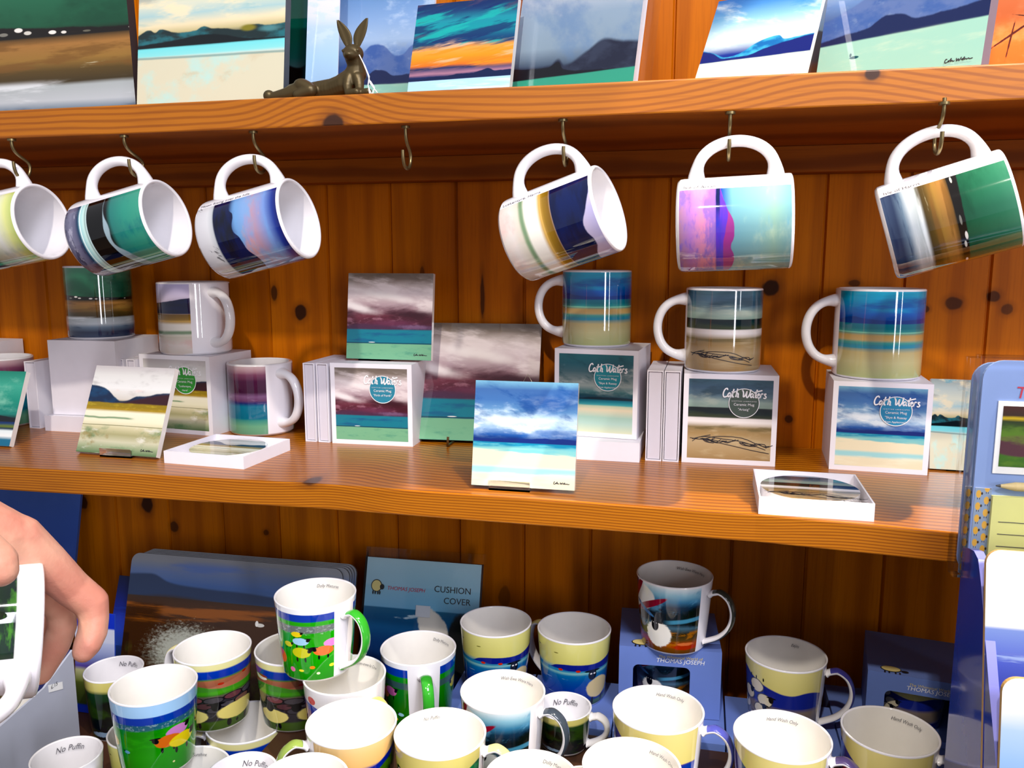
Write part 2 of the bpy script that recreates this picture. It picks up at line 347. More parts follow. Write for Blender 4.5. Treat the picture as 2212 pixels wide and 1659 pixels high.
@art('arisaig')
def _(p):
    p.base([(0, 'b29a74'), (.1, 'bda884'), (.22, 'c6b494'), (.32, 'b39c74'), (.40, 'a0906e'), (.44, 'd9d2c8'), (.47, 'f1edea'), (.515, 'eeeae6'), (.53, '4a5340'), (.58, '1f3a3c'), (.645, '1a2e36'), (.655, '9fb4a8'), (.72, 'a9bcb4'), (.8, '6f8894'), (.9, '5a7488'), (1, '52707c')], .006, 1.5, 6)
    p.clouds('46606e', 2, 6, .48, .63, .76, 1, .1, .8); p.clouds('c7cfc0', 2, 6, .5, .68, .66, .85, .08, .6); p.clouds('d2c4a4', 2, 7, .5, .66, 0, .4, .1, .6); p.clouds('7f7350', 3, 14, .52, .66, .36, .43, .04, .7)
    p.clouds('4d5a40', 2, 20, .5, .65, .53, .6, .03, .7)
@art('lusk')
def _(p):
    p.base([(0, '6f8a66'), (.07, 'a8b494'), (.14, 'd4d2ba'), (.22, 'b7b48e'), (.30, 'dcd6b6'), (.37, 'f0edd4'), (.47, 'f3f0dc'), (.50, 'b49a3c'), (.55, 'a48c34'), (.58, '9a7f30'), (.62, 'd9d4cc'), (.75, 'ececea'), (.9, 'e0dfdc'), (1, 'c9c4c4')], .012, 1.4, 5)
    p.clouds('b9b6b4', 1.8, 4, .5, .66, .66, 1, .1, .7); p.clouds('e9c9c4', 3, 8, .56, .7, .62, .74, .06, .5)
    p.hill([(0, .77), (.1, .76), (.22, .72), (.33, .64), (.42, .60), (.5, .61), (.6, .66), (.72, .665), (.85, .70), (1, .71)], '1f5478', .01, .008, 14, c2='143a5c', vb=.565)
    p.hill([(0, .57), (.4, .575), (.55, .61), (.75, .66), (.9, .69), (1, .70)], '4a2230', .02, .006, 14, vb=.56)
    p.band(.525, .575, 'a38f2e', .01, .01, 6); p.clouds('c4b04a', 8, 20, .5, .65, .5, .57, .02, .7)
    p.band(.395, .415, '6f9470', .008, .025, 2, .8, u1=.6); p.band(.315, .322, '6b6a3c', .003, .006, 2, .8)
    p.clouds('5f8a62', 2.5, 4, .52, .66, 0, .3, .1, .7); p.clouds('f0efe8', 3, 7, .55, .68, 0, .3, .1, .8); p.clouds('a08a50', 3, 4, .6, .7, 0, .25, .1, .6)
@art('luskmug')
def _(p):
    p.base([(0, 'd8d2cc'), (.12, 'e2dcd8'), (.24, 'd6d2c4'), (.30, 'f0eee6'), (.42, 'f2efe8'), (.46, 'c8a868'), (.50, 'a08440'), (.56, '8a6e34'), (.60, 'd9c8d4'), (.8, 'd4cce0'), (1, 'c4c0e0')], .012, 1.4, 5)
    p.hill([(0, 1.03), (.08, 1.0), (.16, .93), (.24, .86), (.32, .90), (.4, .84), (.5, .80), (.7, .72), (1, .8)], '16254e', .008, .012, 14, c2='1c2f60', vb=.575)
    p.band(.22, .27, '7f9c7c', .02, .015, 4, .9, tilt=.06); p.clouds('e0c0bc', 4, 3, .5, .66, 0, .2, .05, .6); p.band(.455, .475, 'd8b878', .005, .006, 4)
@art('moor')
def _(p):
    p.base([(0, '51607a'), (.08, '3d4a66'), (.15, '7d8fa0'), (.20, 'c6cdd2'), (.28, 'b8c0c2'), (.30, '53482e'), (.36, '6b5a34'), (.42, 'a58752'), (.50, 'b08a5a'), (.54, '5a4a30'), (.56, '2b2a22'), (.60, '2f6b52'), (.75, '3a7a60'), (.9, '4a8a70'), (1, '5c9a80')], .012, 1.5, 6)
    p.clouds('235a46', 2, 3, .48, .68, .58, 1, .06, .8); p.clouds('74a68c', 2.5, 4, .56, .72, .66, 1, .1, .6)
    p.hill([(0, .625), (.12, .61), (.25, .60), (.4, .585), (.55, .58), (.7, .565), (.85, .572), (1, .555)], '24211f', .006, .008, 20, vb=.54)
    p.clouds('8a6a3e', 3, 14, .5, .65, .36, .54, .05, .8); p.clouds('d7d2b8', 3, 18, .62, .7, .34, .42, .03, .8); p.clouds('e8eef2', 2, 10, .5, .65, .18, .3, .04, .8); p.clouds('2d3d60', 2, 8, .5, .62, .02, .16, .05, .8)
    for u, v, w, h, c in ((.27, .586, .022, .014, 'efeeea'), (.2, .568, .024, .011, '8f8f88'), (.31, .568, .02, .012, 'd8d8d2'), (.42, .562, .02, .012, 'f1f0ec'), (.47, .558, .014, .009, 'e6e6e0'), (.76, .558, .014, .007, 'c9c9c2'), (.57, .556, .02, .006, '77776c'), (.02, .575, .02, .01, 'd8d8d0')): p.blob(u, v, w, h, c, .3)
@art('cream')
def _(p):
    p.base([(0, 'bcd4cc'), (.08, 'd4d8c0'), (.2, 'dcd8c2'), (.32, 'd0d4c8'), (.40, 'cfe0dc'), (.42, '9fdfe0'), (.47, '8fdde2'), (.485, '14323c'), (.54, '27424a'), (.58, 'c8c09a'), (.63, 'e6dcc0'), (.7, 'b4ced0'), (.78, 'd9dccc'), (.9, 'c2cdc8'), (1, 'a8b0ac')], .012, 1.6, 6)
    p.clouds('6fb4c4', 1.8, 5, .52, .68, .64, 1, .1, .8); p.clouds('efe4c6', 2, 6, .5, .64, .64, 1, .1, .8); p.clouds('8f8f8c', 2.5, 8, .56, .7, .8, 1, .1, .6)
    p.hill([(0, .57), (.08, .605), (.12, .585), (.16, .605), (.24, .58), (.3, .57), (.4, .575), (.46, .60), (.52, .58), (.6, .575), (.7, .555), (.8, .585), (.9, .57), (1, .58)], '2a3f42', .006, .006, 20, c2='3f7f88', vb=.48)
    p.blob(.76, .565, .07, .03, '8f8a3c', .6); p.blob(.9, .55, .1, .03, '6fa0a4', .7, op=.7)
    p.hill([(0, .5), (.3, .525), (.45, .545), (.6, .53), (.75, .495), (1, .485)], '0f2228', .006, .004, 20, vb=.478)
    p.band(0, .415, 'd8d6c2', .012, .006, 2, tilt=-.02); p.clouds('bfe2de', 3, 3, .5, .66, 0, .4, .06, .8); p.clouds('d0c7ae', 4, 5, .56, .68, .05, .38, .06, .7); p.band(.40, .415, '7fa0a0', .006, .006, 3, .7, tilt=-.02)
@art('night')
def _(p):
    p.base([(0, '0a1418'), (.25, '0a1a1e'), (.33, '3f5a5c'), (.38, '1f5550'), (.5, '0f5548'), (.8, '0e4f46'), (1, '155c66')], .02)
    p.hill([(0, .32), (.2, .345), (.5, .32), (.8, .36), (1, .30)], '07090c', .008, .005, 12); p.band(.0, .8, '0a6a78', .3, .02, 3, .5, u0=.6)
@art('lilac')
def _(p):
    p.base([(0, '4f4f8c'), (.12, '5a5f9c'), (.16, 'a9c4e0'), (.4, 'b4cfe4'), (.6, 'c0d2e8'), (.68, 'd8dcec'), (.9, 'e0dff0'), (1, 'c9d4ea')], .01)
    p.hill([(0, .17), (.3, .15), (.6, .14), (.85, .20), (1, .17)], '4a4c8c', .01, .01, 12); p.clouds('c9d9ee', 1.5, 14, .5, .6, .5, 1, .1, .8)
@art('bluemtn')
def _(p):
    p.base([(0, '9fd4c4'), (.1, 'b9e0d4'), (.27, 'a8d8cc'), (.30, '35405e'), (.36, '4a5c86'), (.5, '7f9ac4'), (.6, 'b4c6dc'), (.75, '9fb8d8'), (.9, '86a6cc'), (1, '6f96c0')], .01, 1.5, 4)
    p.clouds('d0dbe8', 2, 5, .5, .65, .5, 1, .1, .8)
    p.hill([(0, .42), (.12, .45), (.25, .50), (.38, .57), (.48, .56), (.6, .49), (.66, .485), (.78, .55), (.9, .60), (1, .62)], '5c78ae', .008, .008, 14, c2='7488b4', vb=.3)
    p.clouds('aab8c8', 6, 8, .56, .7, .3, .6, .06, .5)
    p.hill([(0, .31), (.15, .33), (.3, .345), (.42, .39), (.5, .385), (.6, .345), (.8, .355), (1, .37)], '2c3a66', .006, .008, 14, vb=.285)
    p.band(0, .287, 'a8cfc4', .006, .003, 3); p.clouds('c4d8c8', 2, 8, .5, .66, 0, .28, .04, .8); p.blob(.24, .2, .035, .009, '23606a', .3); p.blob(.215, .215, .008, .012, '23606a', .3)
@art('sunset')
def _(p):
    p.base([(0, 'b9d8ec'), (.1, 'c2dff0'), (.17, 'b9d4ea'), (.185, '1d2f5c'), (.22, '24386a'), (.25, 'b08a9c'), (.30, '2c3f6c'), (.33, 'd98a4c'), (.42, 'f0a850'), (.5, 'e6b06a'), (.56, '2a5578'), (.6, '1a5f86'), (.7, '2aa0a8'), (.8, '3a9aa8'), (.9, '2a4f7c'), (1, '23406a')], .035, 1.6, 8)
    p.clouds('f2a552', 1.4, 12, .48, .6, .3, .52, .06, .9, rot=-.16); p.clouds('e8c0a0', 1.3, 14, .55, .66, .3, .6, .06, .8, rot=-.16)
    p.clouds('173f74', 1.4, 9, .5, .6, .5, 1, .08, .85, rot=-.22); p.clouds('38b4b0', 1.4, 9, .54, .64, .52, .92, .08, .85, rot=-.22); p.clouds('5a5070', 1.5, 10, .58, .66, .5, 1, .08, .8, rot=-.22)
    p.hill([(0, .20), (.1, .195), (.25, .21), (.4, .215), (.5, .23), (.6, .225), (.72, .25), (.78, .265), (.85, .235), (1, .24)], '1c2f5a', .005, .008, 26, vb=.165)
    p.band(0, .175, 'bcdcf0', .004, .002, 3); p.clouds('e2eef6', 2, 20, .5, .65, 0, .16, .04, .7)
@art('mist')
def _(p):
    p.base([(0, '3f9a88'), (.08, '5cb4a0'), (.12, '2a3246'), (.18, '5a6a80'), (.3, 'a4b4c2'), (.5, 'a8b8c8'), (.65, 'c8ccd6'), (.8, 'dad6dc'), (1, 'c8c8d2')], .02, 1.4, 4)
    p.clouds('7f9cc0', 2, 2.6, .5, .7, .2, .9, .2, .6, rot=.6); p.clouds('d6d2d6', 2, 4, .52, .7, .4, 1, .2, .7, rot=.3)
    p.hill([(0, .19), (.2, .18), (.32, .185), (.38, .22), (.44, .18), (.6, .25), (.75, .32), (.85, .30), (1, .28)], '343a52', .015, .006, 14, c2='4a5268', vb=.10)
    p.hill([(0, .185), (.15, .175), (.3, .175), (.38, .205), (.43, .155), (.7, .13), (1, .12)], '171b2c', .006, .005, 18, vb=.095); p.band(0, .105, '5ab49e', .005, .003, 3, tilt=.02)
@art('loch')
def _(p):
    p.base([(0, 'b4d4d0'), (.15, 'c4d8d0'), (.26, 'd0cfc4'), (.30, '1f2f78'), (.36, '2a3f8c'), (.5, 'c0cfd4'), (.6, 'b4ccd4'), (.75, '86aec8'), (.9, '5a8abc'), (1, '4a7ab4')], .02, 1.5, 4)
    p.clouds('d2d8d6', 1.6, 4, .48, .66, .45, .95, .1, .8, rot=.3); p.clouds('4a86bc', 1.6, 4, .54, .68, .7, 1, .1, .7)
    p.hill([(0, .43), (.1, .395), (.25, .33), (.35, .35), (.5, .45), (.6, .49), (.68, .50), (.75, .45), (.85, .46), (1, .47)], '2a6fa4', .006, .006, 14, c2='5aaac8', vb=.29)
    p.hill([(0, .42), (.1, .39), (.22, .32), (.4, .32), (.6, .38), (.75, .42), (.9, .45), (1, .46)], '1c2c74', .008, .008, 14, vb=.285); p.band(0, .29, 'c8d6cc', .008, .006, 3); p.clouds('a4c0bc', 3, 3, .5, .66, 0, .28, .05, .8); p.clouds('e2bcb8', 3, 6, .56, .68, .05, .28, .05, .6)
@art('orange')
def _(p):
    p.base([(0, 'b86a3c'), (.5, 'cc7c4e'), (.8, 'd98a62'), (.9, '3a1c12'), (1, '2a120c')], .03); p.clouds('e09a74', 2, 3, .5, .7, 0, .85, .1, .7)
    p.blob(.5, .5, .4, .012, '5a2818', .4, .3, rot=.5); p.blob(.42, .42, .2, .01, '5a2818', .4, .3, rot=1.3); p.blob(.62, .6, .2, .008, '5a2818', .4, .3, rot=-.2)
@art('glen')
def _(p):
    p.base([(0, '6a6a80'), (.08, '8a8aa0'), (.14, '74748c'), (.18, '1f4a6a'), (.21, 'a9d4d8'), (.26, 'cfe8e4'), (.30, '4a6468'), (.31, '0a1012'), (.38, '06090c'), (.56, '0a1418'), (.62, '3f8a84'), (.8, '4aa090'), (1, '58a894')], .006, 2, 6)
    p.hill([(0, .52), (.1, .53), (.18, .57), (.24, .55), (.34, .66), (.44, .72), (.6, .70), (1, .6)], 'a9bcc4', .01, .008, 12, vb=.3); p.hill([(0, .52), (.1, .52), (.2, .50), (.3, .53), (.4, .60), (.6, .66), (1, .6)], '0a1014', .006, .006, 14, vb=.3)
    p.clouds('1f7f86', 3, 3, .5, .66, .62, 1, .1, .8); p.clouds('4f4f66', 9, 14, .52, .62, 0, .17, .03, .8); p.clouds('b9b9c8', 12, 14, .56, .64, 0, .17, .03, .7); p.band(.20, .215, 'e6f2f2', .004, .004, 5); p.band(.285, .30, 'c9dcdc', .004, .004, 5)
@art('moon')
def _(p):
    p.base([(0, 'cfcfd4'), (.15, 'd8d9dc'), (.21, 'c4c8cc'), (.23, '14284a'), (.42, '16305e'), (.5, '6a86b8'), (.6, 'b4a8cc'), (.7, 'c0a4b4'), (.85, '8fa8d8'), (.95, '3a4f9c'), (1, '2a3478')], .012, 2, 6)
    p.clouds('8fb8e0', 3, 3, .46, .62, .45, .9, .1, .8); p.clouds('d8a8a0', 3, 3, .54, .68, .5, .9, .1, .8)
    p.hill([(0, .40), (.06, .42), (.1, .47), (.16, .44), (.22, .50), (.28, .52), (.36, .58), (.5, .52), (.7, .56), (1, .45)], '122a5c', .006, .01, 16, c2='101c34', vb=.225); p.clouds('5a5a60', 12, 3, .62, .66, 0, .2, .03, .8, rot=.4)
@art('arran')
def _(p):
    p.base([(0, 'a8869c'), (.1, 'b48ac4'), (.2, 'd49ab8'), (.32, 'dc9cb4'), (.35, '2a4a86'), (.38, '3a5fb4'), (.48, '84b0bc'), (.7, '94bcc0'), (.85, 'a0c0b4'), (1, '8ab4bc')], .004, 2, 5)
    p.clouds('8f7ac8', 5, 5, .48, .6, 0, .34, .02, .8); p.clouds('f0a0b8', 3, 4, .52, .66, .05, .34, .02, .8); p.clouds('d0e0c8', 3, 3, .5, .7, .45, 1, .1, .7); p.clouds('84bcd4', 3, 3, .55, .68, .5, 1, .1, .8)
    p.hill([(0, .37), (.04, .39), (.1, .43), (.16, .49), (.22, .50), (.27, .47), (.32, .5), (.5, .42), (1, .4)], 'a8549c', .005, .01, 14, vb=.335); p.hill([(0, .37), (.04, .39), (.09, .425), (.13, .44), (.2, .42), (.27, .40), (.5, .4), (1, .4)], '5a5ac4', .005, .008, 14, c2='7a5ac8', vb=.335); p.band(.335, .37, '22305e', .004, .008, 8, u1=.12)
@art('meadow')
def _(p):
    p.base([(0, '8a9a5c'), (.2, 'a4a860'), (.4, '1f5a5c'), (.5, '4f6a3a'), (.6, 'cfd0b0'), (.75, 'e4e6e0'), (.9, 'e0e4a8'), (1, 'c4d08c')], .08, 2, 3); p.clouds('bcc6c0', 3, 3, .5, .66, .5, 1, .1, .8); p.clouds('6f8f3c', 3, 3, .5, .66, 0, .5, .1, .8)
@art('teal')
def _(p):
    p.base([(0, '2a7f9c'), (.08, '2a7f9c'), (.13, 'f0f2f0'), (.2, 'e4ecec'), (.23, '1f3f5c'), (.26, '7a8a3c'), (.3, '1f4a7c'), (.36, '101c2c'), (.42, '2a8a80'), (.6, '2f9a88'), (.8, '58b09c'), (1, '2f8f7c')], .015)
    p.clouds('9fd0bc', 2, 3, .5, .68, .45, 1, .1, .7); p.hill([(0, .36), (.3, .37), (.5, .44), (.8, .40), (1, .37)], '0f1f2c', .006, .006, 12, vb=.32)
@art('plum')
def _(p):
    p.base([(0, '7fae94'), (.12, '86b89a'), (.2, '5aa094'), (.235, '1f7f96'), (.42, '1f86a0'), (.46, '2a3f7c'), (.5, '7a5478'), (.56, '8a6a8c'), (.62, '4f2448'), (.78, '5a2a50'), (.88, '8a5a74'), (.95, 'c0a4ac'), (1, 'cfbcc0')], .02, 3, 8)
    p.clouds('a48aa8', 6, 10, .5, .62, .46, .6, .04, .8)
@art('croft')
def _(p):
    p.base([(0, '2f2418'), (.15, '3f2c1a'), (.3, '4a2a18'), (.45, '6a3c1c'), (.52, '7a4c24'), (.60, '5a3a1c'), (.64, '4a3a20'), (.67, '5a7aa4'), (.72, '6484b8'), (.80, '8496ba'), (.86, 'a4a8b0'), (1, 'acacb0')], .02, 1, 5)
    p.clouds('6f8fd0', 1.5, 6, .5, .66, .66, .86, .06, .7); p.hill([(0, .76), (.1, .77), (.2, .72), (.35, .70), (.6, .69), (.8, .67), (1, .66)], '3f5578', .01, .003, 8, vb=.62)
    p.hill([(0, .60), (.2, .63), (.5, .60), (.8, .56), (1, .54)], '4f3418', .02, .005, 6); p.clouds('a06a34', 1.5, 10, .52, .62, .45, .6, .04, .8); p.clouds('2c160e', 2, 6, .5, .65, .0, .48, .06, .8)
    p.blob(.645, .497, .022, .013, 'd8d8d4', .15); p.blob(.63, .505, .008, .02, 'e6e6e4', .15)
    p.clouds('5f5a28', 8, 3, .5, .6, 0, .3, .1, .8); p.blob(.30, .26, .22, .22, 'a9aca0', .7, .5, .9, rs=50); p.blob(.30, .3, .18, .18, 'c8ccc4', .6, .7, .7, rs=80)
@art('blue_fade')
def _(p): p.base([(0, '24509c'), (.4, '3a62b4'), (.7, '4f74c0'), (1, '6a8cd0')], .05, 1.5, 1.5); p.clouds('6f8cd4', 1.5, 1.5, .5, .7, op=.6)
@art('deep_blue')
def _(p): p.base([(0, '1c2f50'), (.3, '2f5a9c'), (.5, '1f4fc4'), (.75, '1840b4'), (.85, '1c3a8c'), (1, '1f3464')], .05, 1, 6); p.clouds('3a6fd8', 1, 9, .54, .62, op=.8)
@art('flock')
def _(p):
    p.base([(0, '2450d0'), (.07, '2450d0'), (.09, '4a5a2a'), (.3, '6f7a3a'), (.42, 'b8b894'), (.46, '6a5aa8'), (.55, '9aa4d0'), (.7, 'c4cce4'), (.72, 'd4d8e8'), (.84, 'd4d8e8'), (.86, '1c48c8'), (1, '1c48c8')], .003)
    p.sheep(.35, .3, .12, 'e8e6dc', 1); p.sheep(.7, .25, .12, 'e8e6dc', -1)
@art('sheep_sea')
def _(p):
    p.base([(0, '0c1c38'), (.3, '0f2c58'), (.5, '1a4a7c'), (.62, '2c6a94'), (.70, '34789c'), (.705, '8fc0dc'), (.83, 'a4cce0'), (.84, 'b0d2e4'), (1, 'c0dce8')], .0, 2, 6)
    p.clouds('cfe0e8', 2, 14, .62, .68, .45, .68, .03, .9)
    p.blob(.62, .60, .17, .10, 'ddd9d2', .15, .1, rot=-.6); p.blob(.86, .52, .13, .2, '2a2c30', .2, .1); p.blob(.52, .38, .34, .035, '17171c', .3, .1); p.blob(.52, .28, .2, .2, '15151a', .2, .1)
    p.blob(.5, .43, .09, .02, '9c2c28', .3, .2, rot=-.2); p.blob(.44, .25, .06, .045, 'c8ccb4', .2); p.blob(.59, .24, .07, .045, 'c8ccb4', .2); p.blob(.47, .24, .02, .025, '101014', .2); p.blob(.57, .23, .02, .025, '101014', .2); p.blob(.5, .03, .3, .12, 'b8b8ac', .3, .2)
@art('sail')
def _(p):
    p.base([(0, 'e8c8a0'), (.2, '3a3f9c'), (.4, '4a52b0'), (.6, '6a78c4'), (.72, '8a9ccc'), (.735, 'f4f4f2'), (1, 'fafaf8')], .0, 2, 8); p.clouds('a8b8dc', 2, 20, .58, .66, .3, .72, .03, .9); p.blob(.28, .735, .022, .025, 'e0523c', .1)
@art('shore')
def _(p): p.base([(0, 'c8b49c'), (.25, 'b49c84'), (.32, '8fa4b8'), (.5, '9ab4c8'), (.6, 'a4c0e4'), (.75, 'b8cce8'), (.88, 'f0ece6'), (1, 'f4f0ec')], .03)
@art('farm')
def _(p):
    p.base([(0, '4f7a2c'), (.4, '5a8a30'), (.75, '3a4a20'), (.8, 'd8c040'), (.84, '4a3420'), (1, '5a2c24')], .03); p.blob(.2, .35, .35, .2, '6a4450', .2); p.clouds('7fa040', 2, 3, .5, .66, 0, .7, .1, .6)
    for u, v in ((.3, .66), (.62, .5), (.9, .66), (.75, .3), (.95, .2)): p.sheep(u, v, .13, 'f0ecc4', 0, asp=.55)
@art('pattern')
def _(p):
    cell = p.m('FLOOR', p.m('MULTIPLY', p.u, 2.0)); n = p.N.new('ShaderNodeCombineXYZ')
    p.put(n.inputs[0], p.m('FRACT', p.m('MULTIPLY', p.u, 2.0))); p.put(n.inputs[1], p.m('FRACT', p.m('MULTIPLY_ADD', cell, .5, p.m('MULTIPLY', p.v, 7.0)))); p.vec = n.outputs[0]
    p.base([(0, 'a4b4cc'), (1, 'a4b4cc')], 0); p.blob(.45, .5, .34, .34, 'e8c070', .15); p.blob(.85, .55, .14, .13, '4a3c3c', .3); p.blob(.35, .12, .05, .1, '4a3c3c', .3); p.blob(.6, .12, .05, .1, '4a3c3c', .3)
# -- pictures wrapped round the bone china mugs; u 0..1 is the half facing the customer
@art('dolly')
def _(p):
    p.ua = 0.6
    p.base([(0, '2f9a24'), (.3, '3aa82c'), (.6, '2c9a26'), (1, '3cae30')], .05, 2, 3); p.clouds('54c040', 2, 3, .55, .66, 0, .7, .1, .5)
    p.band(.66, .76, '3a7484', .02, .015, 5); p.clouds('9fb4bc', 30, 30, .55, .6, .66, .76, .03, .7); p.band(.74, .86, '1c4fb0', .012, .012, 3); p.band(.84, 1.1, 'b4d4f0', .008, .01, 3)
    p.sheep(.66, .56, .10, 'd49ad0', 1, asp=1.5); p.sheep(.58, .46, .11, 'e08a4c', -1, asp=1.5); p.sheep(.70, .41, .12, 'eedc50', 1, asp=1.5); p.sheep(.93, .52, .07, 'd8cc4c', -1, asp=1.4); p.sheep(.07, .45, .1, 'e8d050', 0, asp=1.3)
    p.sheep(.24, .35, .03, '86c0d8', -1, asp=1.5); p.blob(.62, .14, .02, .015, 'e8e4b0'); p.blob(.5, .08, .02, .015, 'e8e4b0'); p.blob(.9, .27, .03, .02, 'f0e070')
@art('dolly_flock')
def _(p):
    p.ua = 0.6
    p.base([(0, '2f9a24'), (.4, '3cae30'), (1, '36a42c')], .04, 2, 3); p.band(.66, .78, '7c8484', .012, .012, 4, tilt=.05); p.clouds('b4bcbc', 30, 30, .54, .6, .66, .78, .03, .7); p.band(.78, .86, '44b038', .01, .008, 3); p.band(.84, .95, '1c50b4', .01, .01, 3); p.band(.94, 1.1, 'f2f4f8', .006, .008, 3)
    p.sheep(.05, .58, .08, 'b4c8e0', -1, asp=1.3); p.sheep(.33, .66, .05, 'ecd850', 1, asp=1.5); p.sheep(.36, .56, .07, 'b4d8f0', 1, asp=1.6); p.sheep(.62, .52, .075, 'e49ad4', 1, asp=1.5); p.sheep(.24, .50, .05, 'dcd84c', 1, asp=1.4); p.sheep(.36, .40, .10, 'd0d048', 1, asp=1.3); p.sheep(.55, .42, .09, 'ec8a5c', -1, asp=1.5)
    p.sheep(.12, .28, .13, 'ec8050', 0, asp=.9); p.blob(.26, .14, .05, .04, 'f090c0'); p.sheep(.75, .33, .03, 'b4e0f0', -1, asp=1.5)
    p.blob(.45, .19, .045, .025, 'f0a050'); p.blob(.35, .14, .045, .02, 'f0e860'); p.blob(.62, .19, .045, .025, 'f0e860'); p.blob(.5, .1, .03, .02, 'e8f0d0')
@art('dolly_side')
def _(p):
    p.ua = 0.6
    p.base([(0, '1f7a1c'), (.5, '2c8a24'), (1, '36982c')], .04, 2, 3); p.band(.64, .74, '4a6a6a', .012, .012, 4); p.band(.74, .84, '2f9a2c', .01, .008, 3); p.band(.82, .95, '1c50b4', .01, .01, 3); p.band(.94, 1.1, 'f2f4f8', .006, .008, 3)
    p.sheep(.10, .50, .12, 'e89a70', 1, asp=1.2); p.sheep(.22, .56, .09, 'e08ac0', 1, asp=1.2); p.sheep(.9, .58, .1, 'e0d850', -1, asp=1.2); p.sheep(.32, .24, .035, 'b4e0f0', -1, asp=1.5); p.sheep(.24, .15, .045, 'f0d850', -1, asp=1.5)
@art('wall')
def _(p):
    p.base([(0, '4a6424'), (.12, '54702c'), (.15, '3c3a40'), (.45, '4a4650'), (.52, '6f6a5c'), (.54, '4f8f34'), (.62, '5fa83c'), (.66, 'a06a58'), (.76, 'b07a60'), (.78, '5f8a50'), (.8, '2c4fb0'), (.9, '3458b8'), (.92, 'e8e4b0'), (1, 'eae6b8')], .0, 3, 3)
    for i, (u, v, c) in enumerate([(.12, .46, '6a5a60'), (.3, .47, '8a5a60'), (.48, .46, '5a565c'), (.66, .48, '7a5058'), (.84, .47, '66626a'), (.2, .37, '55525a'), (.4, .38, '6a4a50'), (.58, .37, '5c5860'), (.76, .38, '8a6a60'), (.94, .37, '5a565c'), (.1, .30, '6a666c'), (.5, .31, '4f4c54'), (.72, .29, '74545c')]): p.blob(u, v, .105, .055, '26242a', .1, .05); p.blob(u, v, .09, .045, c, .15, .05)
    p.band(.54, .63, '5faa3c', .012, .02, 3, tilt=.02); p.hill([(0, .70), (.2, .71), (.4, .66), (.6, .70), (.8, .76), (1, .80)], 'b8806a', .01, .01, 10, vb=.63); p.hill([(0, .62), (.2, .70), (.35, .69), (.5, .64), (1, .6)], '5a9a44', .01, .01, 10, vb=.6)
    p.blob(.16, .77, .09, .035, 'f0ece0', .1); p.blob(.19, .80, .07, .02, 'a85a40', .2); p.blob(.55, .70, .03, .02, 'b8402c'); p.blob(.78, .76, .03, .02, 'b8402c')
    p.sheep(.27, .22, .14, 'ebe09a', 0, asp=1.05); p.sheep(.72, .24, .16, 'e6da92', 0, asp=1.3); p.blob(.24, .34, .05, .07, '18171c'); p.blob(.24, .38, .1, .02, '18171c', .3); p.blob(.5, .36, .05, .07, '18171c'); p.blob(.5, .40, .1, .02, '18171c', .3)
    for u in (.2, .3, .62, .7, .8): p.blob(u, .07, .014, .03, '1c1a20')
@art('beach')
def _(p):
    p.ua = 0.8
    p.base([(0, '3c5a40'), (.06, '5a7a54'), (.1, '1f3f94'), (.25, '2450ac'), (.4, '2c6cb4'), (.5, '3a8ab8'), (.54, '9fd0d0'), (.57, '4a9cc0'), (.60, '7fb4cc'), (.66, 'e2de92'), (.8, 'e6e29a'), (1, 'eae6a4')], .008, 3, 8)
    p.hill([(0, .62), (.25, .60), (.35, .66), (.5, .68), (.7, .67), (.85, .70), (1, .74)], '34409c', .006, .006, 8, vb=.58); p.band(.56, .6, '4a9cc4', .006, .006, 4, u1=.4)
    p.clouds('bcd8e8', 3, 24, .6, .66, .15, .5, .04, .9); p.blob(.38, .59, .03, .02, 'd8482c'); p.blob(.54, .58, .03, .02, 'd8482c'); p.blob(.12, .86, .03, .008, '8a8440'); p.blob(.34, .84, .03, .008, '8a8440')
    p.sheep(.76, .28, .22, 'e6d6ac', 0, asp=.75); p.blob(.68, .50, .06, .09, '14141a'); p.blob(.68, .565, .12, .022, '14141a', .3); p.blob(.665, .52, .016, .014, 'f0f0f0'); p.blob(.70, .52, .016, .014, 'f0f0f0'); p.sheep(1.0, .5, .16, 'e0d0a4', 0, asp=.6); p.blob(.97, .78, .03, .06, '14141a')
    p.blob(.04, .4, .06, .2, 'e6d6ac', .2, .1)
@art('tent')
def _(p):
    p.ua = 0.8
    p.base([(0, '6a4a24'), (.08, '8a5a2c'), (.14, 'b05a34'), (.22, '6a5430'), (.32, '3a3420'), (.4, '5a7a8c'), (.46, '22303a'), (.6, '1c2a34'), (.72, '2a4a64'), (.8, '5a94b4'), (.9, 'a4ccdc'), (1, 'e4eef2')], .03, 2, 5)
    p.clouds('7fb0cc', 6, 3, .5, .62, .62, .95, .08, .8, rot=.7); p.blob(.72, .56, .2, .18, '1a2420', .4, .2); p.band(.36, .42, '5f9ab4', .012, .02, 3, tilt=.2, u0=.45); p.clouds('b8803c', 5, 7, .5, .6, .1, .34, .06, .8); p.blob(.62, .10, .2, .05, 'b4482c', .4, .3); p.blob(.62, .15, .12, .03, 'd88a60', .4, .3)
    p.blob(.12, .76, .26, .24, 'f0eeea', .1, rot=-.7); p.blob(.02, .80, .12, .24, '4a3470', .15, rot=-.35); p.blob(.09, .82, .055, .26, 'a02848', .15, rot=-.45); p.blob(.26, .68, .055, .26, 'a02848', .15, rot=-.85); p.blob(.2, .6, .2, .03, '5a86b4', .2, rot=-.6)
    p.blob(.36, .27, .17, .21, 'f2f0ea', .15, .12); p.blob(.33, .40, .05, .095, '14141a'); p.blob(.33, .475, .12, .028, '14141a', .3, rot=-.35); p.blob(.315, .44, .006, .006, 'f0f0f0'); p.blob(.345, .435, .006, .006, 'f0f0f0')
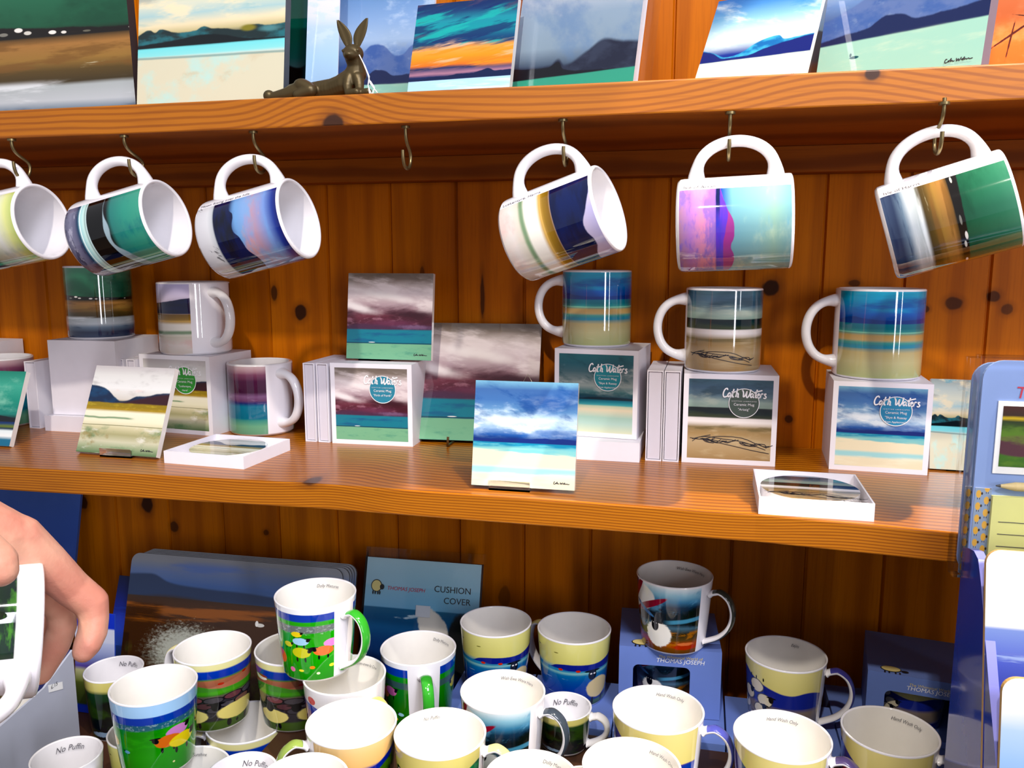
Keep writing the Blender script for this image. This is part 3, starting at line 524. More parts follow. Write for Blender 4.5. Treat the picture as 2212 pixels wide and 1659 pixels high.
@art('pile')
def _(p):
    p.ua = 0.68
    p.base([(0, '2a3c80'), (.12, '34489a'), (.22, '8a8078'), (.4, '9a8c80'), (.48, '3c489c'), (.56, '4450a4'), (.6, 'e4dc98'), (.8, 'e8e0a0'), (1, 'ece4a8')], .0, 2, 4)
    p.hill([(0, .85), (.1, .86), (.2, .80), (.4, .70), (.55, .66), (.7, .70), (.9, .62), (1, .6)], '3e4aa0', .01, .006, 8, vb=.46); p.band(.1, .16, '22307a', .01, .01, 3)
    for u, v in ((.10, .34), (.22, .16), (.30, .34), (.16, .52), (.34, .5), (.52, .2), (.05, .16), (.26, .68)): p.blob(u, v, .115, .105, '55504c', .1); p.blob(u, v, .105, .095, 'eae2cc', .15, .06)
    for u, v in ((.12, .40), (.34, .40), (.40, .54), (.2, .58), (.1, .2), (.28, .14)): p.blob(u, v, .035, .055, '15151b'); p.blob(u, v+.03, .07, .015, '15151b', .3)
    for u in (.2, .26, .33): p.blob(u, .80, .010, .03, '15151b')
    p.blob(.66, .2, .05, .03, '15151b', .2, rot=.4)
@art('hills')
def _(p):
    p.base([(0, '2a6a3c'), (.15, '4f8a34'), (.3, '78a83c'), (.36, 'c86038'), (.42, '3a62b8'), (.46, '2c4cae'), (.50, 'e8dc98'), (1, 'ece2a4')], .02, 2, 3)
    p.hill([(0, .90), (.1, .88), (.25, .76), (.4, .64), (.55, .58), (.7, .58), (.85, .56), (1, .52)], '5a56a4', .01, .006, 8, vb=.0, op=1); p.hill([(0, .5), (.3, .5), (.5, .52), (.7, .56), (1, .54)], '2450b0', .01, .006, 8); p.hill([(0, .3), (.4, .34), (.6, .4), (.75, .34), (1, .42)], '6a9a34', .01, .01, 8, c2='8ab444'); p.blob(.62, .40, .08, .05, 'c85038', .2, .2); p.blob(.2, .55, .16, .07, 'c04a60', .3, .2)
@art('puffin')
def _(p):
    p.ua = 0.8
    p.base([(0, '16304a'), (.2, '1c3f2c'), (.45, '1f5a44'), (.62, '24664c'), (.68, 'e0d890'), (1, 'e6dc98')], .0, 2, 3)
    p.hill([(0, .62), (.2, .66), (.4, .60), (.6, .72), (.75, .84), (1, .90)], '1f6650', .01, .012, 10, c2='2f8a5c'); p.clouds('5f9a3c', 3, 4, .54, .64, 0, .6, .1, .8)
    p.blob(.14, .44, .08, .26, '15151c', .15); p.blob(.13, .72, .055, .06, '15151c'); p.blob(.14, .71, .035, .04, 'eceae4'); p.blob(.19, .70, .03, .02, 'e0602c'); p.blob(.40, .5, .08, .28, '15151c', .15); p.blob(.40, .74, .03, .08, 'a83c34'); p.blob(.14, .45, .04, .16, 'e8e6e0'); p.blob(.1, .92, .02, .01, '6a6438')
@art('dark_croft')
def _(p):
    p.base([(0, '14202c'), (.2, '101c2a'), (.5, '16301c'), (.8, '2a5234'), (.86, 'd8d08a'), (1, 'e0d894')], .03, 2, 3); p.clouds('3f5a24', 2, 3, .5, .6, 0, .8, .1, .8); p.clouds('0c0e18', 2, 3, .5, .62, 0, .7, .1, .8)
    p.blob(.3, .1, .2, .05, '9ab0c8', .3, .4)
@art('traffic')
def _(p):
    p.base([(0, 'b87a40'), (.3, '3f54a8'), (.6, '3c56b0'), (.75, '3c58b4'), (.78, 'f0ecec'), (1, 'f4f2f4')], .0); p.hill([(0, .82), (.2, .80), (.4, .72), (.6, .76), (.8, .8), (1, .9)], '3c56b4', .008, .004, 8, vb=.5); p.blob(.1, .5, .14, .3, '9a5a7c', .3, .2); p.blob(.2, .86, .05, .06, 'd8402c'); p.blob(.35, .45, .12, .15, 'e0b040', .2, .2); p.blob(.7, .5, .12, .15, 'e07050', .2, .2)
@art('band')
def _(p):
    p.base([(0, '10181c'), (.25, '1a2c14'), (.45, '4f7a1c'), (.58, '5a8a24'), (.62, '1c2f9c'), (.7, '2238a4'), (.74, 'e8c48c'), (.9, 'f0d09c'), (1, 'f2d8aa')], .0, 2, 3); p.hill([(0, .70), (.3, .64), (.6, .68), (.8, .8), (1, .98)], '2034a0', .012, .01, 8, vb=.5); p.hill([(0, .60), (.3, .56), (.6, .60), (.8, .72), (1, .9)], '4f7a20', .012, .01, 8, c2='18240f'); p.clouds('0c1010', 3, 5, .52, .62, 0, .6, .1, .8); p.blob(.35, .2, .12, .05, 'e8ecec', .3, .3)
@art('hedge')
def _(p): p.base([(0, '1c3c44'), (.3, '2c5a44'), (.5, '24502c'), (.7, '35503c'), (.85, '2c3a3c'), (1, '20282c')], .1, 3, 3); p.clouds('6aa84c', 5, 5, .54, .62, .3, .9, .1, .8); p.clouds('a8a858', 6, 6, .62, .68, .3, .8, .1, .8); p.band(.84, 1.2, 'f4f2f2', .006, .004, 3); p.blob(.05, .84, .12, .08, 'e8e0a0', .5)
# ------------------------------------------------------------------ materials
def wood(name, ca, cb, cc, axis='X', freq=60, warp=.02, rough=.35, bumps=(), knots=(), coat=.25, plank=None, tint=.0, contrast=1.0, fine=1.0, spec=.5):
    """varnished pine. axis: grain direction; the rings are level lines of the cross coordinate"""
    m = bpy.data.materials.new(name); m.use_nodes = True; nt = m.node_tree; b = nt.nodes['Principled BSDF']; g = G(nt)
    tc = nt.nodes.new('ShaderNodeTexCoord'); sp = nt.nodes.new('ShaderNodeSeparateXYZ'); nt.links.new(tc.outputs['Object'], sp.inputs[0])
    X, Y, Z = sp.outputs
    if axis == 'X': along = X; cross = g.m('ADD', Z, g.m('MULTIPLY', Y, .28))
    elif axis == 'Z': along = Z; cross = X
    off = 0.0
    if plank:
        pid = g.m('FLOOR', g.m('DIVIDE', g.m('SUBTRACT', X, plank[0]), plank[1]))
        wn = nt.nodes.new('ShaderNodeTexWhiteNoise'); wn.noise_dimensions = '1D'; nt.links.new(pid, wn.inputs['W']); rnd = wn.outputs['Value']
        off = g.m('MULTIPLY', rnd, 9.0)
    cb_ = nt.nodes.new('ShaderNodeCombineXYZ'); g.put(cb_.inputs[0], g.m('ADD', along, off)); g.put(cb_.inputs[1], cross); vec = cb_.outputs[0]
    w = g.m('MULTIPLY', g.m('SUBTRACT', g.noise(vec, 3.2, 9, 2, 3), .5), warp*2)
    cr = g.m('ADD', cross, w)
    for (x0, s, a) in bumps:
        t = g.m('DIVIDE', g.m('SUBTRACT', along, x0), s); e = g.m('POWER', 2.718, g.m('MULTIPLY', g.m('MULTIPLY', t, t), -1.0)); cr = g.m('MULTIPLY_ADD', e, -a, cr)
    s1 = g.m('SINE', g.m('MULTIPLY', cr, freq*6.283)); ring = g.ss(s1, -.2, 1.0)
    big = g.noise(vec, 1.2, 14, 5, 2); grain = g.noise(vec, 14, 420, 7, 3); 
    col = g.mix(g.ss(big, .3, .7), ca, cb); col = g.mix(g.m('MULTIPLY', ring, .75*contrast), col, cc)
    col = g.mix(g.ss(grain, .45, .75, 0, .28*fine), col, cc)
    if plank: col = g.mix(g.m('MULTIPLY', rnd, .30), col, cc)
    for (kx, kz, rx, rz, op, *ky) in knots:
        n = nt.nodes.new('ShaderNodeVectorMath'); n.operation = 'LENGTH'
        c2 = nt.nodes.new('ShaderNodeCombineXYZ'); nt.links.new(X, c2.inputs[0]); nt.links.new(Z, c2.inputs[1]); nt.links.new(Y, c2.inputs[2])
        nt.links.new(g.mapping(c2.outputs[0], (kx, kz, ky[0] if ky else 1.0), 0, (rx*.82, rz*.82, .022 if ky else 1), 'TEXTURE'), n.inputs[0])
        d = g.m('ADD', n.outputs['Value'], g.m('MULTIPLY', g.m('SUBTRACT', g.noise(vec, 50, 60, kx*9, 2), .5), .7))
        col = g.mix(g.ss(d, .9, 2.0, op*.45, 0), col, '5a2a08'); col = g.mix(g.ss(d, .75, 1.1, op, 0), col, '30160a')
    nt.links.new(col, b.inputs['Base Color']); b.inputs['Roughness'].default_value = rough
    b.inputs['Coat Weight'].default_value = coat; b.inputs['Coat Roughness'].default_value = .15; b.inputs['Specular IOR Level'].default_value = spec
    return m
CER = mat('white_glaze', 'f1eff2', .07, coat=.5); CERI = mat('cream_glaze', 'f3f0ea', .09, coat=.4); INK = mat('grey_lettering', '55535c', .5); INKD = mat('dark_lettering', '2c2a30', .5)
CARD = mat('white_card', 'eeebf2', .55); CARDI = mat('card_inside', 'd8d4de', .6); WHT = mat('white_lettering', 'fafafa', .5); ACR = mat('clear_acrylic', 'ffffff', .03, trans=1.0, ior=1.49)
TILE = mat('tile_edge', 'efe9e2', .15, coat=.4); DARKE = mat('canvas_edge', '2b2f36', .4); BRASS = mat('aged_brass', '8a7a55', .35, metal=.9); STEEL = mat('wire', 'b8b0a4', .3, metal=.9)
BLUEB = mat('blue_card', '6a84cc', .5); BLUEL = mat('light_blue_card', '8aa4dc', .5); RED = mat('red_lettering', 'c8344c', .5); GRYC = mat('grey_card', 'b8bccc', .6); NAVY = mat('navy_card', '2c2f6c', .5)
YEL = mat('yellow_paper', 'ecec9c', .6); PENC = mat('pencil_wood', 'e0c890', .5); LEAD = mat('pencil_lead', '4a4a50', .4); BLK = mat('black_print', '19181e', .5); CREAMP = mat('cream_print', 'e4d48c', .5)
BLUEP = mat('blue_acrylic', '1c3fae', .12, coat=.5); LILAC = mat('lilac_edge', '7f84d8', .2)
def cello():
    m = bpy.data.materials.new('cellophane'); m.use_nodes = True; nt = m.node_tree; nt.nodes.clear(); g = G(nt)
    o = nt.nodes.new('ShaderNodeOutputMaterial'); t = nt.nodes.new('ShaderNodeBsdfTransparent'); gl = nt.nodes.new('ShaderNodeBsdfGlossy'); gl.inputs['Roughness'].default_value = .05
    t.inputs[0].default_value = (.96, .97, .97, 1); lw = nt.nodes.new('ShaderNodeFresnel'); lw.inputs[0].default_value = 1.3
    tc = nt.nodes.new('ShaderNodeTexCoord'); bm_ = nt.nodes.new('ShaderNodeBump'); bm_.inputs['Strength'].default_value = .5; bm_.inputs['Distance'].default_value = .004
    nt.links.new(g.noise(tc.outputs['Object'], 18, 18, 3, 3, sw=7), bm_.inputs['Height']); nt.links.new(bm_.outputs[0], gl.inputs['Normal'])
    mx = nt.nodes.new('ShaderNodeMixShader'); nt.links.new(lw.outputs[0], mx.inputs[0]); nt.links.new(t.outputs[0], mx.inputs[1]); nt.links.new(gl.outputs[0], mx.inputs[2]); nt.links.new(mx.outputs[0], o.inputs[0]); return m
CELLO = cello()
SHF = wood('shelf_pine', 'b46e0e', 'a8620a', '703402', 'X', 370, .004, .30, coat=.1, spec=.35, bumps=((-.345, .05, .005), (.02, .08, -.004), (.12, .06, .003), (-.6, .1, .003)), knots=((-.372, 1.283, .013, .008, .9, .735),))
SHU = wood('upper_shelf_pine', 'a85f0a', 'ae660c', '7a3a04', 'X', 165, .007, .40, coat=.1, bumps=((-.345, .055, .024), (.10, .08, .018), (.25, .05, -.006), (-.1, .12, -.006)), knots=((-.336, 1.6215, .015, .012, .95, .73), (.127, 1.6455, .008, .007, .95, .73)), contrast=.8)
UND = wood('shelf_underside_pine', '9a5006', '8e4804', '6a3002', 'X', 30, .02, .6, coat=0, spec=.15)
WAL = wood('wall_pine', 'd07402', 'bc6402', '803802', 'Z', 26, .014, .38, plank=(-.9053, .0866), contrast=.5, coat=0, spec=.1,
    knots=[(ony(x, y, WALL).x, ony(x, y, WALL).z+EYE, rx, rz, op) for x, y, rx, rz, op in ((650, 675, .011, .013, .95), (592, 632, .006, .013, .8), (1665, 622, .013, .012, .95), (2060, 655, .011, .009, .8), (2148, 640, .009, .008, .8), (1998, 668, .006, .005, .8), (2175, 668, .008, .008, .7), (1042, 640, .0035, .035, .8), (1704, 905, .006, .006, .8), (912, 590, .004, .012, .6), (1845, 612, .008, .005, .7), (180, 1085, .010, .014, .9), (317, 1090, .012, .016, .95), (376, 1138, .008, .010, .8), (575, 1150, .006, .006, .7), (640, 900, .01, .01, .6), (1090, 1290, .01, .02, .5))])
SIDEW = wood('side_pine', 'a35a1c', '985014', '7a3408', 'X', 40, .02, .4)
# ------------------------------------------------------------------ the setting
def wall():
    mb = MB(); s = .0866; x0 = -.9053; z0, z1 = .2, 2.35; y = WALL; gd = .0035; gw = .0022
    i0, i1 = -9, 20
    for i in range(i0, i1):
        a = x0+i*s; b = a+s
        for (xa, ya, xb, yb) in ((a+gw, y, b-gw, y), (b-gw, y, b-.0006, y+gd), (b-.0006, y+gd, b+.0006, y+gd), (b+.0006, y+gd, b+gw, y)):
            mb.face([(xa, ya, z0), (xb, yb, z0), (xb, yb, z1), (xa, ya, z1)])
    xa, xb = x0+i0*s, x0+i1*s
    mb.face([(xb, y+.03, z0), (xa, y+.03, z0), (xa, y+.03, z1), (xb, y+.03, z1)])
    structure(mb.obj('wall_back', [WAL]))
wall()
mb = MB(); mb.box(-3.2, 3.4, -3, 1.03, -.02, 0); structure(mb.obj('floor', [mat('floor_boards', '8a6a4c', .5)]))
def plan_board(name, pts, z0, z1, mats, label, group=None, bevel=.0015):
    """pts (x,y) clockwise from above starting along the front, left to right"""
    mb = MB(); n = len(pts)
    mb.face([(x, y, z1) for x, y in pts], 0); mb.face([(x, y, z0) for x, y in reversed(pts)], 1)
    for i in range(n):
        (xa, ya), (xb, yb) = pts[i], pts[(i+1) % n]; mb.face([(xa, ya, z0), (xb, yb, z0), (xb, yb, z1), (xa, ya, z1)], 0)
    o = mb.obj(name, mats, merge=True, bevel=bevel); tag(o, label, 'shelf', group); return o
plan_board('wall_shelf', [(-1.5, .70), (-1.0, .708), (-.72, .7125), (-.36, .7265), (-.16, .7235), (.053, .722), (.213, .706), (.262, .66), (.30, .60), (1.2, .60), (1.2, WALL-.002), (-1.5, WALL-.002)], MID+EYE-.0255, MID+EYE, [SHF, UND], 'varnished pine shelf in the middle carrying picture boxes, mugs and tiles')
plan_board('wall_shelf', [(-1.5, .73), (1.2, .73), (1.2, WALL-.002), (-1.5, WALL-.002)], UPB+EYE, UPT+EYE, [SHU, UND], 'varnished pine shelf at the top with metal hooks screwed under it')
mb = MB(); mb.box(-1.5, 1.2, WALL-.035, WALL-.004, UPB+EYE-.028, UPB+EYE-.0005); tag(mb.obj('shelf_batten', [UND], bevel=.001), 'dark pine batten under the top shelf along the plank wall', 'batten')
plan_board('display_shelf', [(-1.5, .28), (1.2, .28), (1.2, WALL-.002), (-1.5, WALL-.002)], LOW+EYE-.03, LOW+EYE, [mat('dark_shelf', '4a2a14', .5), UND], 'deep low shelf under the crowd of printed china mugs')
mb = MB(); mb.box(-.42, .19, .50, .80, LOW+EYE, RIS+EYE-.001); tag(mb.obj('display_riser', [mat('dark_stained_wood', '3a2212', .5)]), 'low wooden riser under the front rows of china mugs', 'riser')
# ------------------------------------------------------------------ builders
def mug(name, label, P, D, H, artn, hang, style='china', text=None, ta=75, group=None, hcol=None, gap=.03, mw=None, tsize=.0047, white_in=False, wrap='view', note=None):
    """P centre of the base (camera relative); hang: world direction of the handle in degrees"""
    R = D/2; china = style == 'china'
    if mw is None: mw = Matrix.Translation(W3(P)) @ Matrix.Rotation(radians(hang), 4, 'Z')
    root = thing(name, label, 'mug', mw, group)
    if china:
        pr = [(R*.77, 0), (R*.81, 0), (R*.835, .002), (R*.862, H*.12), (R*.895, H*.3), (R*.935, H*.55), (R*.97, H*.8), (R*.995, H*.975)]; rim = [(R, H*.992), (R-.0006, H), (R-.0016, H*.996), (R-.002, H*.985)]
        inn = [(R*.97-.002, H*.8), (R*.935-.002, H*.55), (R*.895-.002, H*.3), (R*.85-.002, H*.12), (R*.65, .005), (0, .0045)]
    else:
        pr = [(R*.86, 0), (R*.95, .0008), (R*.99, .003), (R, .006)]+[(R, H*k) for k in (.25, .5, .75, .975)]; rim = [(R-.0003, H*.99), (R-.0015, H), (R-.003, H*.998), (R-.0038, H*.985)]
        inn = [(R-.004, H*.7), (R-.004, H*.4), (R-.0042, .014), (R-.009, .007), (0, .006)]
    n = 72
    off = 0
    if china or wrap == 'view':
        p = mw.translation; cd = math.degrees(atan2(-p.y, -p.x)); off = ((cd-90-hang)/360) % 1.0
    key = 'picture_%s_%s' % (artn, ('%03d' % int(off*360)) if (china or wrap == 'view') else 'round'); 
    pm = pic_mat(key+('_%d' % int(gap*1000)), artn, off=off if (china or wrap == 'view') else None, gap=gap, rough=.08 if china else .05)
    b = MB()
    ring = lambda r, z: [(r*cos(2*pi*j/n), r*sin(2*pi*j/n), z) for j in range(n)]
    h0, h1 = pr[2][1], pr[-1][1]
    b.grid([ring(*q) for q in pr[2:]], 0, lambda i, j: (j/n, (pr[2+i][1]-h0)/(h1-h0)), closed=True)
    b.grid([ring(*q) for q in pr[:3]], 1, closed=True); b.face(list(reversed(ring(*pr[0]))), 1)
    b.grid([ring(*q) for q in [pr[-1]]+rim], 1, closed=True)
    b.grid([ring(*q) for q in [rim[-1]]+inn[:-1]+[(.0004, inn[-1][1])]], 2, closed=True)
    if text:
        phi = atan2(P.y, P.x)-math.asin(max(-.95, min(.95, 2*ta-1)))-radians(hang)
        V, Fs = text2d(text, tsize, .35, 'CENTER', 0)
        zt = H-.0055-tsize*.8; rr = R*.985-.0022-.0006
        deco(b, V, Fs, lambda x, y: ((rr-.13*(H-zt-y))*cos(phi-x*.88/rr), (rr-.13*(H-zt-y))*sin(phi-x*.88/rr), zt+y), 3)
    if note:                                       # caption printed beside the picture, reading from the foot to the rim
        V, Fs = text2d(note, .0052, 0, 'LEFT', .0); aa = 2*pi*gap-.03
        deco(b, V, Fs, lambda x, y: ((R+.00025)*cos(aa+.0-y/R), (R+.00025)*sin(aa+.0-y/R), .006+x), 3)
    b.obj('body', [pm, CER, CERI if china and not white_in else CER, INK], root)
    h = MB()
    if china:
        z1 = H*.84; w = R*.60; q = H/.08
        pts = [(R*.982, z1-.002*q), (R+.005, z1+.001*q), (R+w*.45, z1+.002*q), (R+w*.80, z1-.004*q), (R+w*.98, z1-.015*q), (R+w*.97, z1-.027*q), (R+w*.78, z1-.039*q), (R+w*.42, z1-.049*q), (R*.90+.003, z1-.056*q), (R*.88, z1-.058*q)]
        P2 = smooth_line(pts, 5); N = len(P2); rad = [1.0]*N; rad[0] = rad[1] = 1.25; rad[-1] = rad[-2] = 1.2
        def mi(i, j): return 0 if (hcol and .5 < abs(((j+.5)/14)*2-1)*1 or False) else 1
        cols = [CER, CER]
        if hcol: cols = [mat('handle_'+hcol, hcol, .1, coat=.4), CER]
        def mi(i, j):
            a = 2*pi*(j+.5)/14; return 0 if (hcol and cos(a) < -.15 and i > 3) else 1
        h.tube([(x, 0, z) for x, z in P2], rad, 14, mi, sq=(.0030, .0060), side=(0, 1, 0))
    else:
        cols = [CER]; hh = H*.345; zc = H*.515; w = .032 if D > .0815 else .0305; N = 30; P2 = []
        for i in range(N+1):
            t = -pi/2+pi*i/N; cx = cos(t); P2.append((R-.003+(w+.001)*(abs(cx)**.75), zc+hh*sin(t)*1.0))
        rad = [.0056+.0035*max(0, 1-min(i, N-i)/4)**2 for i in range(N+1)]
        h.tube([(x, 0, z) for x, z in P2], rad, 14, 0, sq=(.88, 1.12), side=(0, 1, 0))
    h.obj('handle', cols, root)
    return root
LOGO = dict(skyeteal=('Ceramic Mug', '"Skye & Raasay', 'from Applecross"'), forth=('Ceramic Mug', '"Firth of Forth"', None), skye=('Ceramic Mug', '"Skye & Raasay', 'from Applecross"'), arisaig=('Ceramic Mug', '"Arisaig"', None), lusk=('Ceramic Mug', '"Luskentyre,', 'Harris"'))
def mug_box(name, label, FL, FR, H, dep, artn=None, lc='2a8aa0', group='mug boxes on the middle shelf', cat='box'):
    """FL, FR bottom front corners"""
    w = (FR-FL).length; yaw = atan2(FR.y-FL.y, FR.x-FL.x); C0 = (FL+FR)/2
    root = thing(name, label, cat, frame(C0, yaw), group)
    b = MB(); pm = pic_mat('box_front_'+artn, artn, border=.055, rough=.35, coat=.15) if artn else CARD
    b.box(-w/2, w/2, 0, dep, 0, H, 0, 1); b.obj('carton', [CARD, pm], root, bevel=.0006)
    l = MB(); k = H-.0012; t = .0012; l.box(-w/2+.004, w/2-.004, dep*.02, dep*.03, 0, .001) 
    if artn:
        l = MB(); r = w*.155; cx, cz = w*.145, H*.69; mp = lambda x, y: (cx+x, -.0006, cz+y); mp2 = lambda x, y: (cx+x, -.0009, cz+y)
        deco(l, *disc2d(0, 0, r), mp, 0); deco(l, *ring2d(0, 0, r, r*1.05), mp2, 1)
        t = LOGO[artn]
        V, Fs = text2d(t[0], w*.040, 0, 'CENTER', 0); deco(l, V, Fs, lambda x, y: mp2(x, y-r*.18), 1)
        V, Fs = text2d(t[1], w*.036, 0, 'CENTER', 0); deco(l, V, Fs, lambda x, y: mp2(x, y-r*.52), 1)
        if t[2]: V, Fs = text2d(t[2], w*.029, 0, 'CENTER', 0); deco(l, V, Fs, lambda x, y: mp2(x, y-r*.82), 1)
        V, Fs = text2d('S C O T T I S H   L A N D S C A P E S', w*.0165, 0, 'CENTER'); deco(l, V, Fs, lambda x, y: mp2(x, y+r*.10), 1)
        strokes(l, SCRIPT, -w*.225, r*.36, w*.052, w*.014, mp2, 1)
        lb = l.obj('round_label', [mat('label_'+lc, lc, .4), WHT], root); lb['label'] = 'round coloured label with white lettering'
    return root
def slab(name, label, cat, BL, BR, TL, t, artn, edge, H=None, group=None, sign=True, rnd=0, matname=None, coat=.6, rough=.05, crop=None, W_=None, back=False):
    """leaning rectangular slab. TL is solved from the photo's ray; H overrides the height along the same lean"""
    ex = BR-BL; w = ex.length; ex.normalize(); ez = TL-BL; ez = (ez-ex*ez.dot(ex)); h = H or ez.length; ez.normalize(); ey = ez.cross(ex)   # thickness, to the back
    if W_: w = W_
    M = Matrix((ex, ey, ez)).transposed().to_4x4(); M.translation = W3(BL+ex*w/2)
    b = MB(); pm = pic_mat(matname or 'print_'+artn, artn, rough=rough, coat=coat, zoom=crop)
    if rnd:
        pts = []
        for (cx, cz, a0) in ((w/2-rnd, rnd, -90), (w/2-rnd, h-rnd, 0), (-w/2+rnd, h-rnd, 90), (-w/2+rnd, rnd, 180)):
            for k in range(7): a = radians(a0+15*k); pts.append((cx+rnd*cos(a), cz+rnd*sin(a)))
        b.prism(pts, 0, t, 0, 1, uvs=[((x+w/2)/w, z/h) for x, z in pts]); 
    else: b.box(-w/2, w/2, 0, t, 0, h, 0, 1)
    if sign: strokes(b, SIGN, w*.30, h*.05, w*.018, w*.0055, lambda x, y: (x, -.0004, y), 2)
    o = b.obj(name, [edge, pm, INKD], None, mw=M, bevel=0 if rnd else .0007)
    tag(o, label, cat, group or ('picture tiles' if cat == 'tile' else None)); return o
def lean_slab(name, label, cat, bl, br, tl, z, *a, **k):
    BL = onz(*bl, z); BR = onz(*br, z); TL = onplane(*tl, BL, (BR-BL)); return slab(name, label, cat, BL, BR, TL, *a, **k)
def acrylic_stand(P, yaw, label, w=.040):
    """clear bent strip with a front lip"""
    root = frame(P, yaw); b = MB(); t = .002
    prof = [(-.010, .010), (-.010, 0), (.035, 0), (.052, .045)]
    for i in range(3):
        (y0, z0), (y1, z1) = prof[i], prof[i+1]; d = Vector((y1-y0, z1-z0)); nn = Vector((-d.y, d.x)).normalized()*t
        q = [(y0, z0), (y1, z1), (y1+nn.x, z1+nn.y), (y0+nn.x, z0+nn.y)] if i else [(y0, z0), (y1, z1+0), (y1+t, z1), (y0+t, z0)]
        for s_ in (-1, 1):
            f = [(s_*w/2, y, max(z, 0)) for y, z in q]; b.face(f if s_ > 0 else f[::-1])
        for a in range(4):
            (ya, za), (yb, zb) = q[a], q[(a+1) % 4]; b.face([(-w/2, ya, max(za, 0)), (w/2, ya, max(za, 0)), (w/2, yb, max(zb, 0)), (-w/2, yb, max(zb, 0))])
    o = b.obj('acrylic_stand', [ACR], None, mw=root); tag(o, label, 'stand', 'clear acrylic stands'); return o
def thin_box(P, yaw, w, dep, h, label, group):
    """shallow card box standing on edge, open end to the front: sleeve + tray"""
    root = thing('coaster_box', label, 'box', frame(P, yaw), group); s = MB(); t = .0012
    s.box(-w/2, -w/2+t, 0, dep, 0, h); s.box(w/2-t, w/2, 0, dep, 0, h); s.box(-w/2+t, w/2-t, 0, dep, 0, t); s.box(-w/2+t, w/2-t, 0, dep, h-t, h); s.obj('sleeve', [CARD], root)
    s = MB(); s.box(-w/2+t*1.6, w/2-t*1.6, .0015, dep-.002, t*1.6, h-t*1.6); s.obj('tray', [CARDI], root, bevel=.0004)
def coaster_tray(P, yaw, w, dep, h, artn, label):
    root = thing('coaster_box', label, 'box', frame(P, yaw), 'open coaster boxes on the middle shelf'); b = MB(); t = .0015
    b.box(-w/2, w/2, 0, dep, 0, .0015); b.box(-w/2, w/2, 0, t, .0015, h); b.box(-w/2, w/2, dep-t, dep, .0015, h); b.box(-w/2, -w/2+t, t, dep-t, .0015, h); b.box(w/2-t, w/2, t, dep-t, .0015, h)
    b.obj('tray', [CARD], root)
    c = thing('coaster', 'round glossy coaster with %s picture, lying in its open white box' % ('green hills' if artn == 'lusk' else 'brown beach'), 'coaster', frame(P, yaw) @ Matrix.Translation((0, dep/2, .0015)))
    r = min(w, dep)/2-.004; n = 64; d = MB(); ht = h-.004
    top = [(r*cos(2*pi*i/n), r*sin(2*pi*i/n)) for i in range(n)]
    d.face([(x, y, ht) for x, y in top], 1, [(.5+x/r/2, .5+y/r/2) for x, y in top]); d.face([(x, y, 0) for x, y in reversed(top)], 0)
    d.grid([[(x, y, 0) for x, y in top], [(x, y, ht) for x, y in top]], 0, closed=True)
    d.obj('disc', [TILE, pic_mat('coaster_'+artn, artn, rough=.04)], c); return root
def hook(x, y, mug_y, label, big=True):
    """screw hook: collar, shank bending back, J curling to the front"""
    root = thing('cup_hook', label, 'hook', frame(Vector((x, y, UPB-.001))), 'hooks under the top shelf')
    zb = -.040
    q0 = mug_y-y; pts = [(0, 0, .004), (0, 0, -.006), (0, .002+q0*.3, -.013), (0, .009+q0, -.021), (0, .0105+q0, -.028), (0, .007+q0, -.0345), (0, q0, -.037), (0, q0-.007, -.0345), (0, q0-.010, -.028), (0, q0-.0105, -.0215)]
    b = MB(); P3 = []; q = [(p[1], p[2]) for p in pts]; 
    for a, c in smooth_line(q, 5): P3.append((0, a, c))
    b.tube(P3, .0016, 8); b.obj('shank', [BRASS], root)
    c = MB(); c.tube([(0, 0, .0008), (0, 0, -.0012)], .0042, 12); c.obj('collar', [BRASS], root)
# ------------------------------------------------------------------ hooks and hanging mugs
HX = [(25, 300, 'cup hook at the far left end of the shelf, holding the green and cream mug'), (268, 292, 'cup hook holding the mug with the black and teal picture'), (547, 283, 'cup hook holding the mug with the navy hill and pink sky picture'), (876, 272, 'empty cup hook with nothing hanging from it'),
      (1216, 257, 'cup hook holding the mug with ochre, green and navy bands'), (1578, 241, 'cup hook holding the mug with the pink and pale blue picture'), (2040, 220, 'cup hook holding the mug with brown and green bands at the right')]
HY = []
for x, y, lb in HX:
    P = onz(x, y, UPB); hook(P.x, P.y, {25: .744, 268: .752, 547: .751, 1216: .754, 1578: .741, 2040: .7355}.get(x, P.y+.002), lb)
def hanging(label, c, az, ti, ro, artn, note, k=.975, dx=0, dz=0):
    c = Vector(c)*k; R = .0405*k; L = .096*k
    ax = Vector((cos(az)*cos(ti), sin(az)*cos(ti), sin(ti))); up = Vector((-sin(ti)*cos(az), -sin(ti)*sin(az), cos(ti))); sd = ax.cross(up)
    hd = (up*cos(ro)+sd*sin(ro)).normalized(); yy = ax.cross(hd)
    M = Matrix((hd, yy, ax)).transposed().to_4x4(); M.translation = W3(c-ax*L/2)
    mug('hanging_mug', label, None, R*2, L, artn, 0, 'straight', mw=M, gap=.115, wrap='round', group='mugs hanging from the hooks', note=note)
hanging('white mug hanging at the far left edge, cream and green picture', (-.7344, .7632, .031), .0, .167, .015, 'meadow', None)
hanging('hanging mug with black, teal green and grey mottled picture, opening to the right', (-.5892, .7711, .0306), .0, .231, .03, 'glen', None)
hanging('hanging mug with white foot, navy hill and pink and blue sky picture', (-.4383, .7702, .0286), -.02, .231, .037, 'moon', 'Moon Rising over the hills')
hanging('hanging mug with pale, ochre and navy bands, right of the empty hook', (-.1279, .7734, .0307), -.22, .309, .057, 'luskmug', 'Luskentyre, Harris')
hanging('hanging mug with pink, violet and pale blue picture, hanging level', (.0259, .7593, .030), -.028, .037, .06, 'arran', 'Isle of Arran')
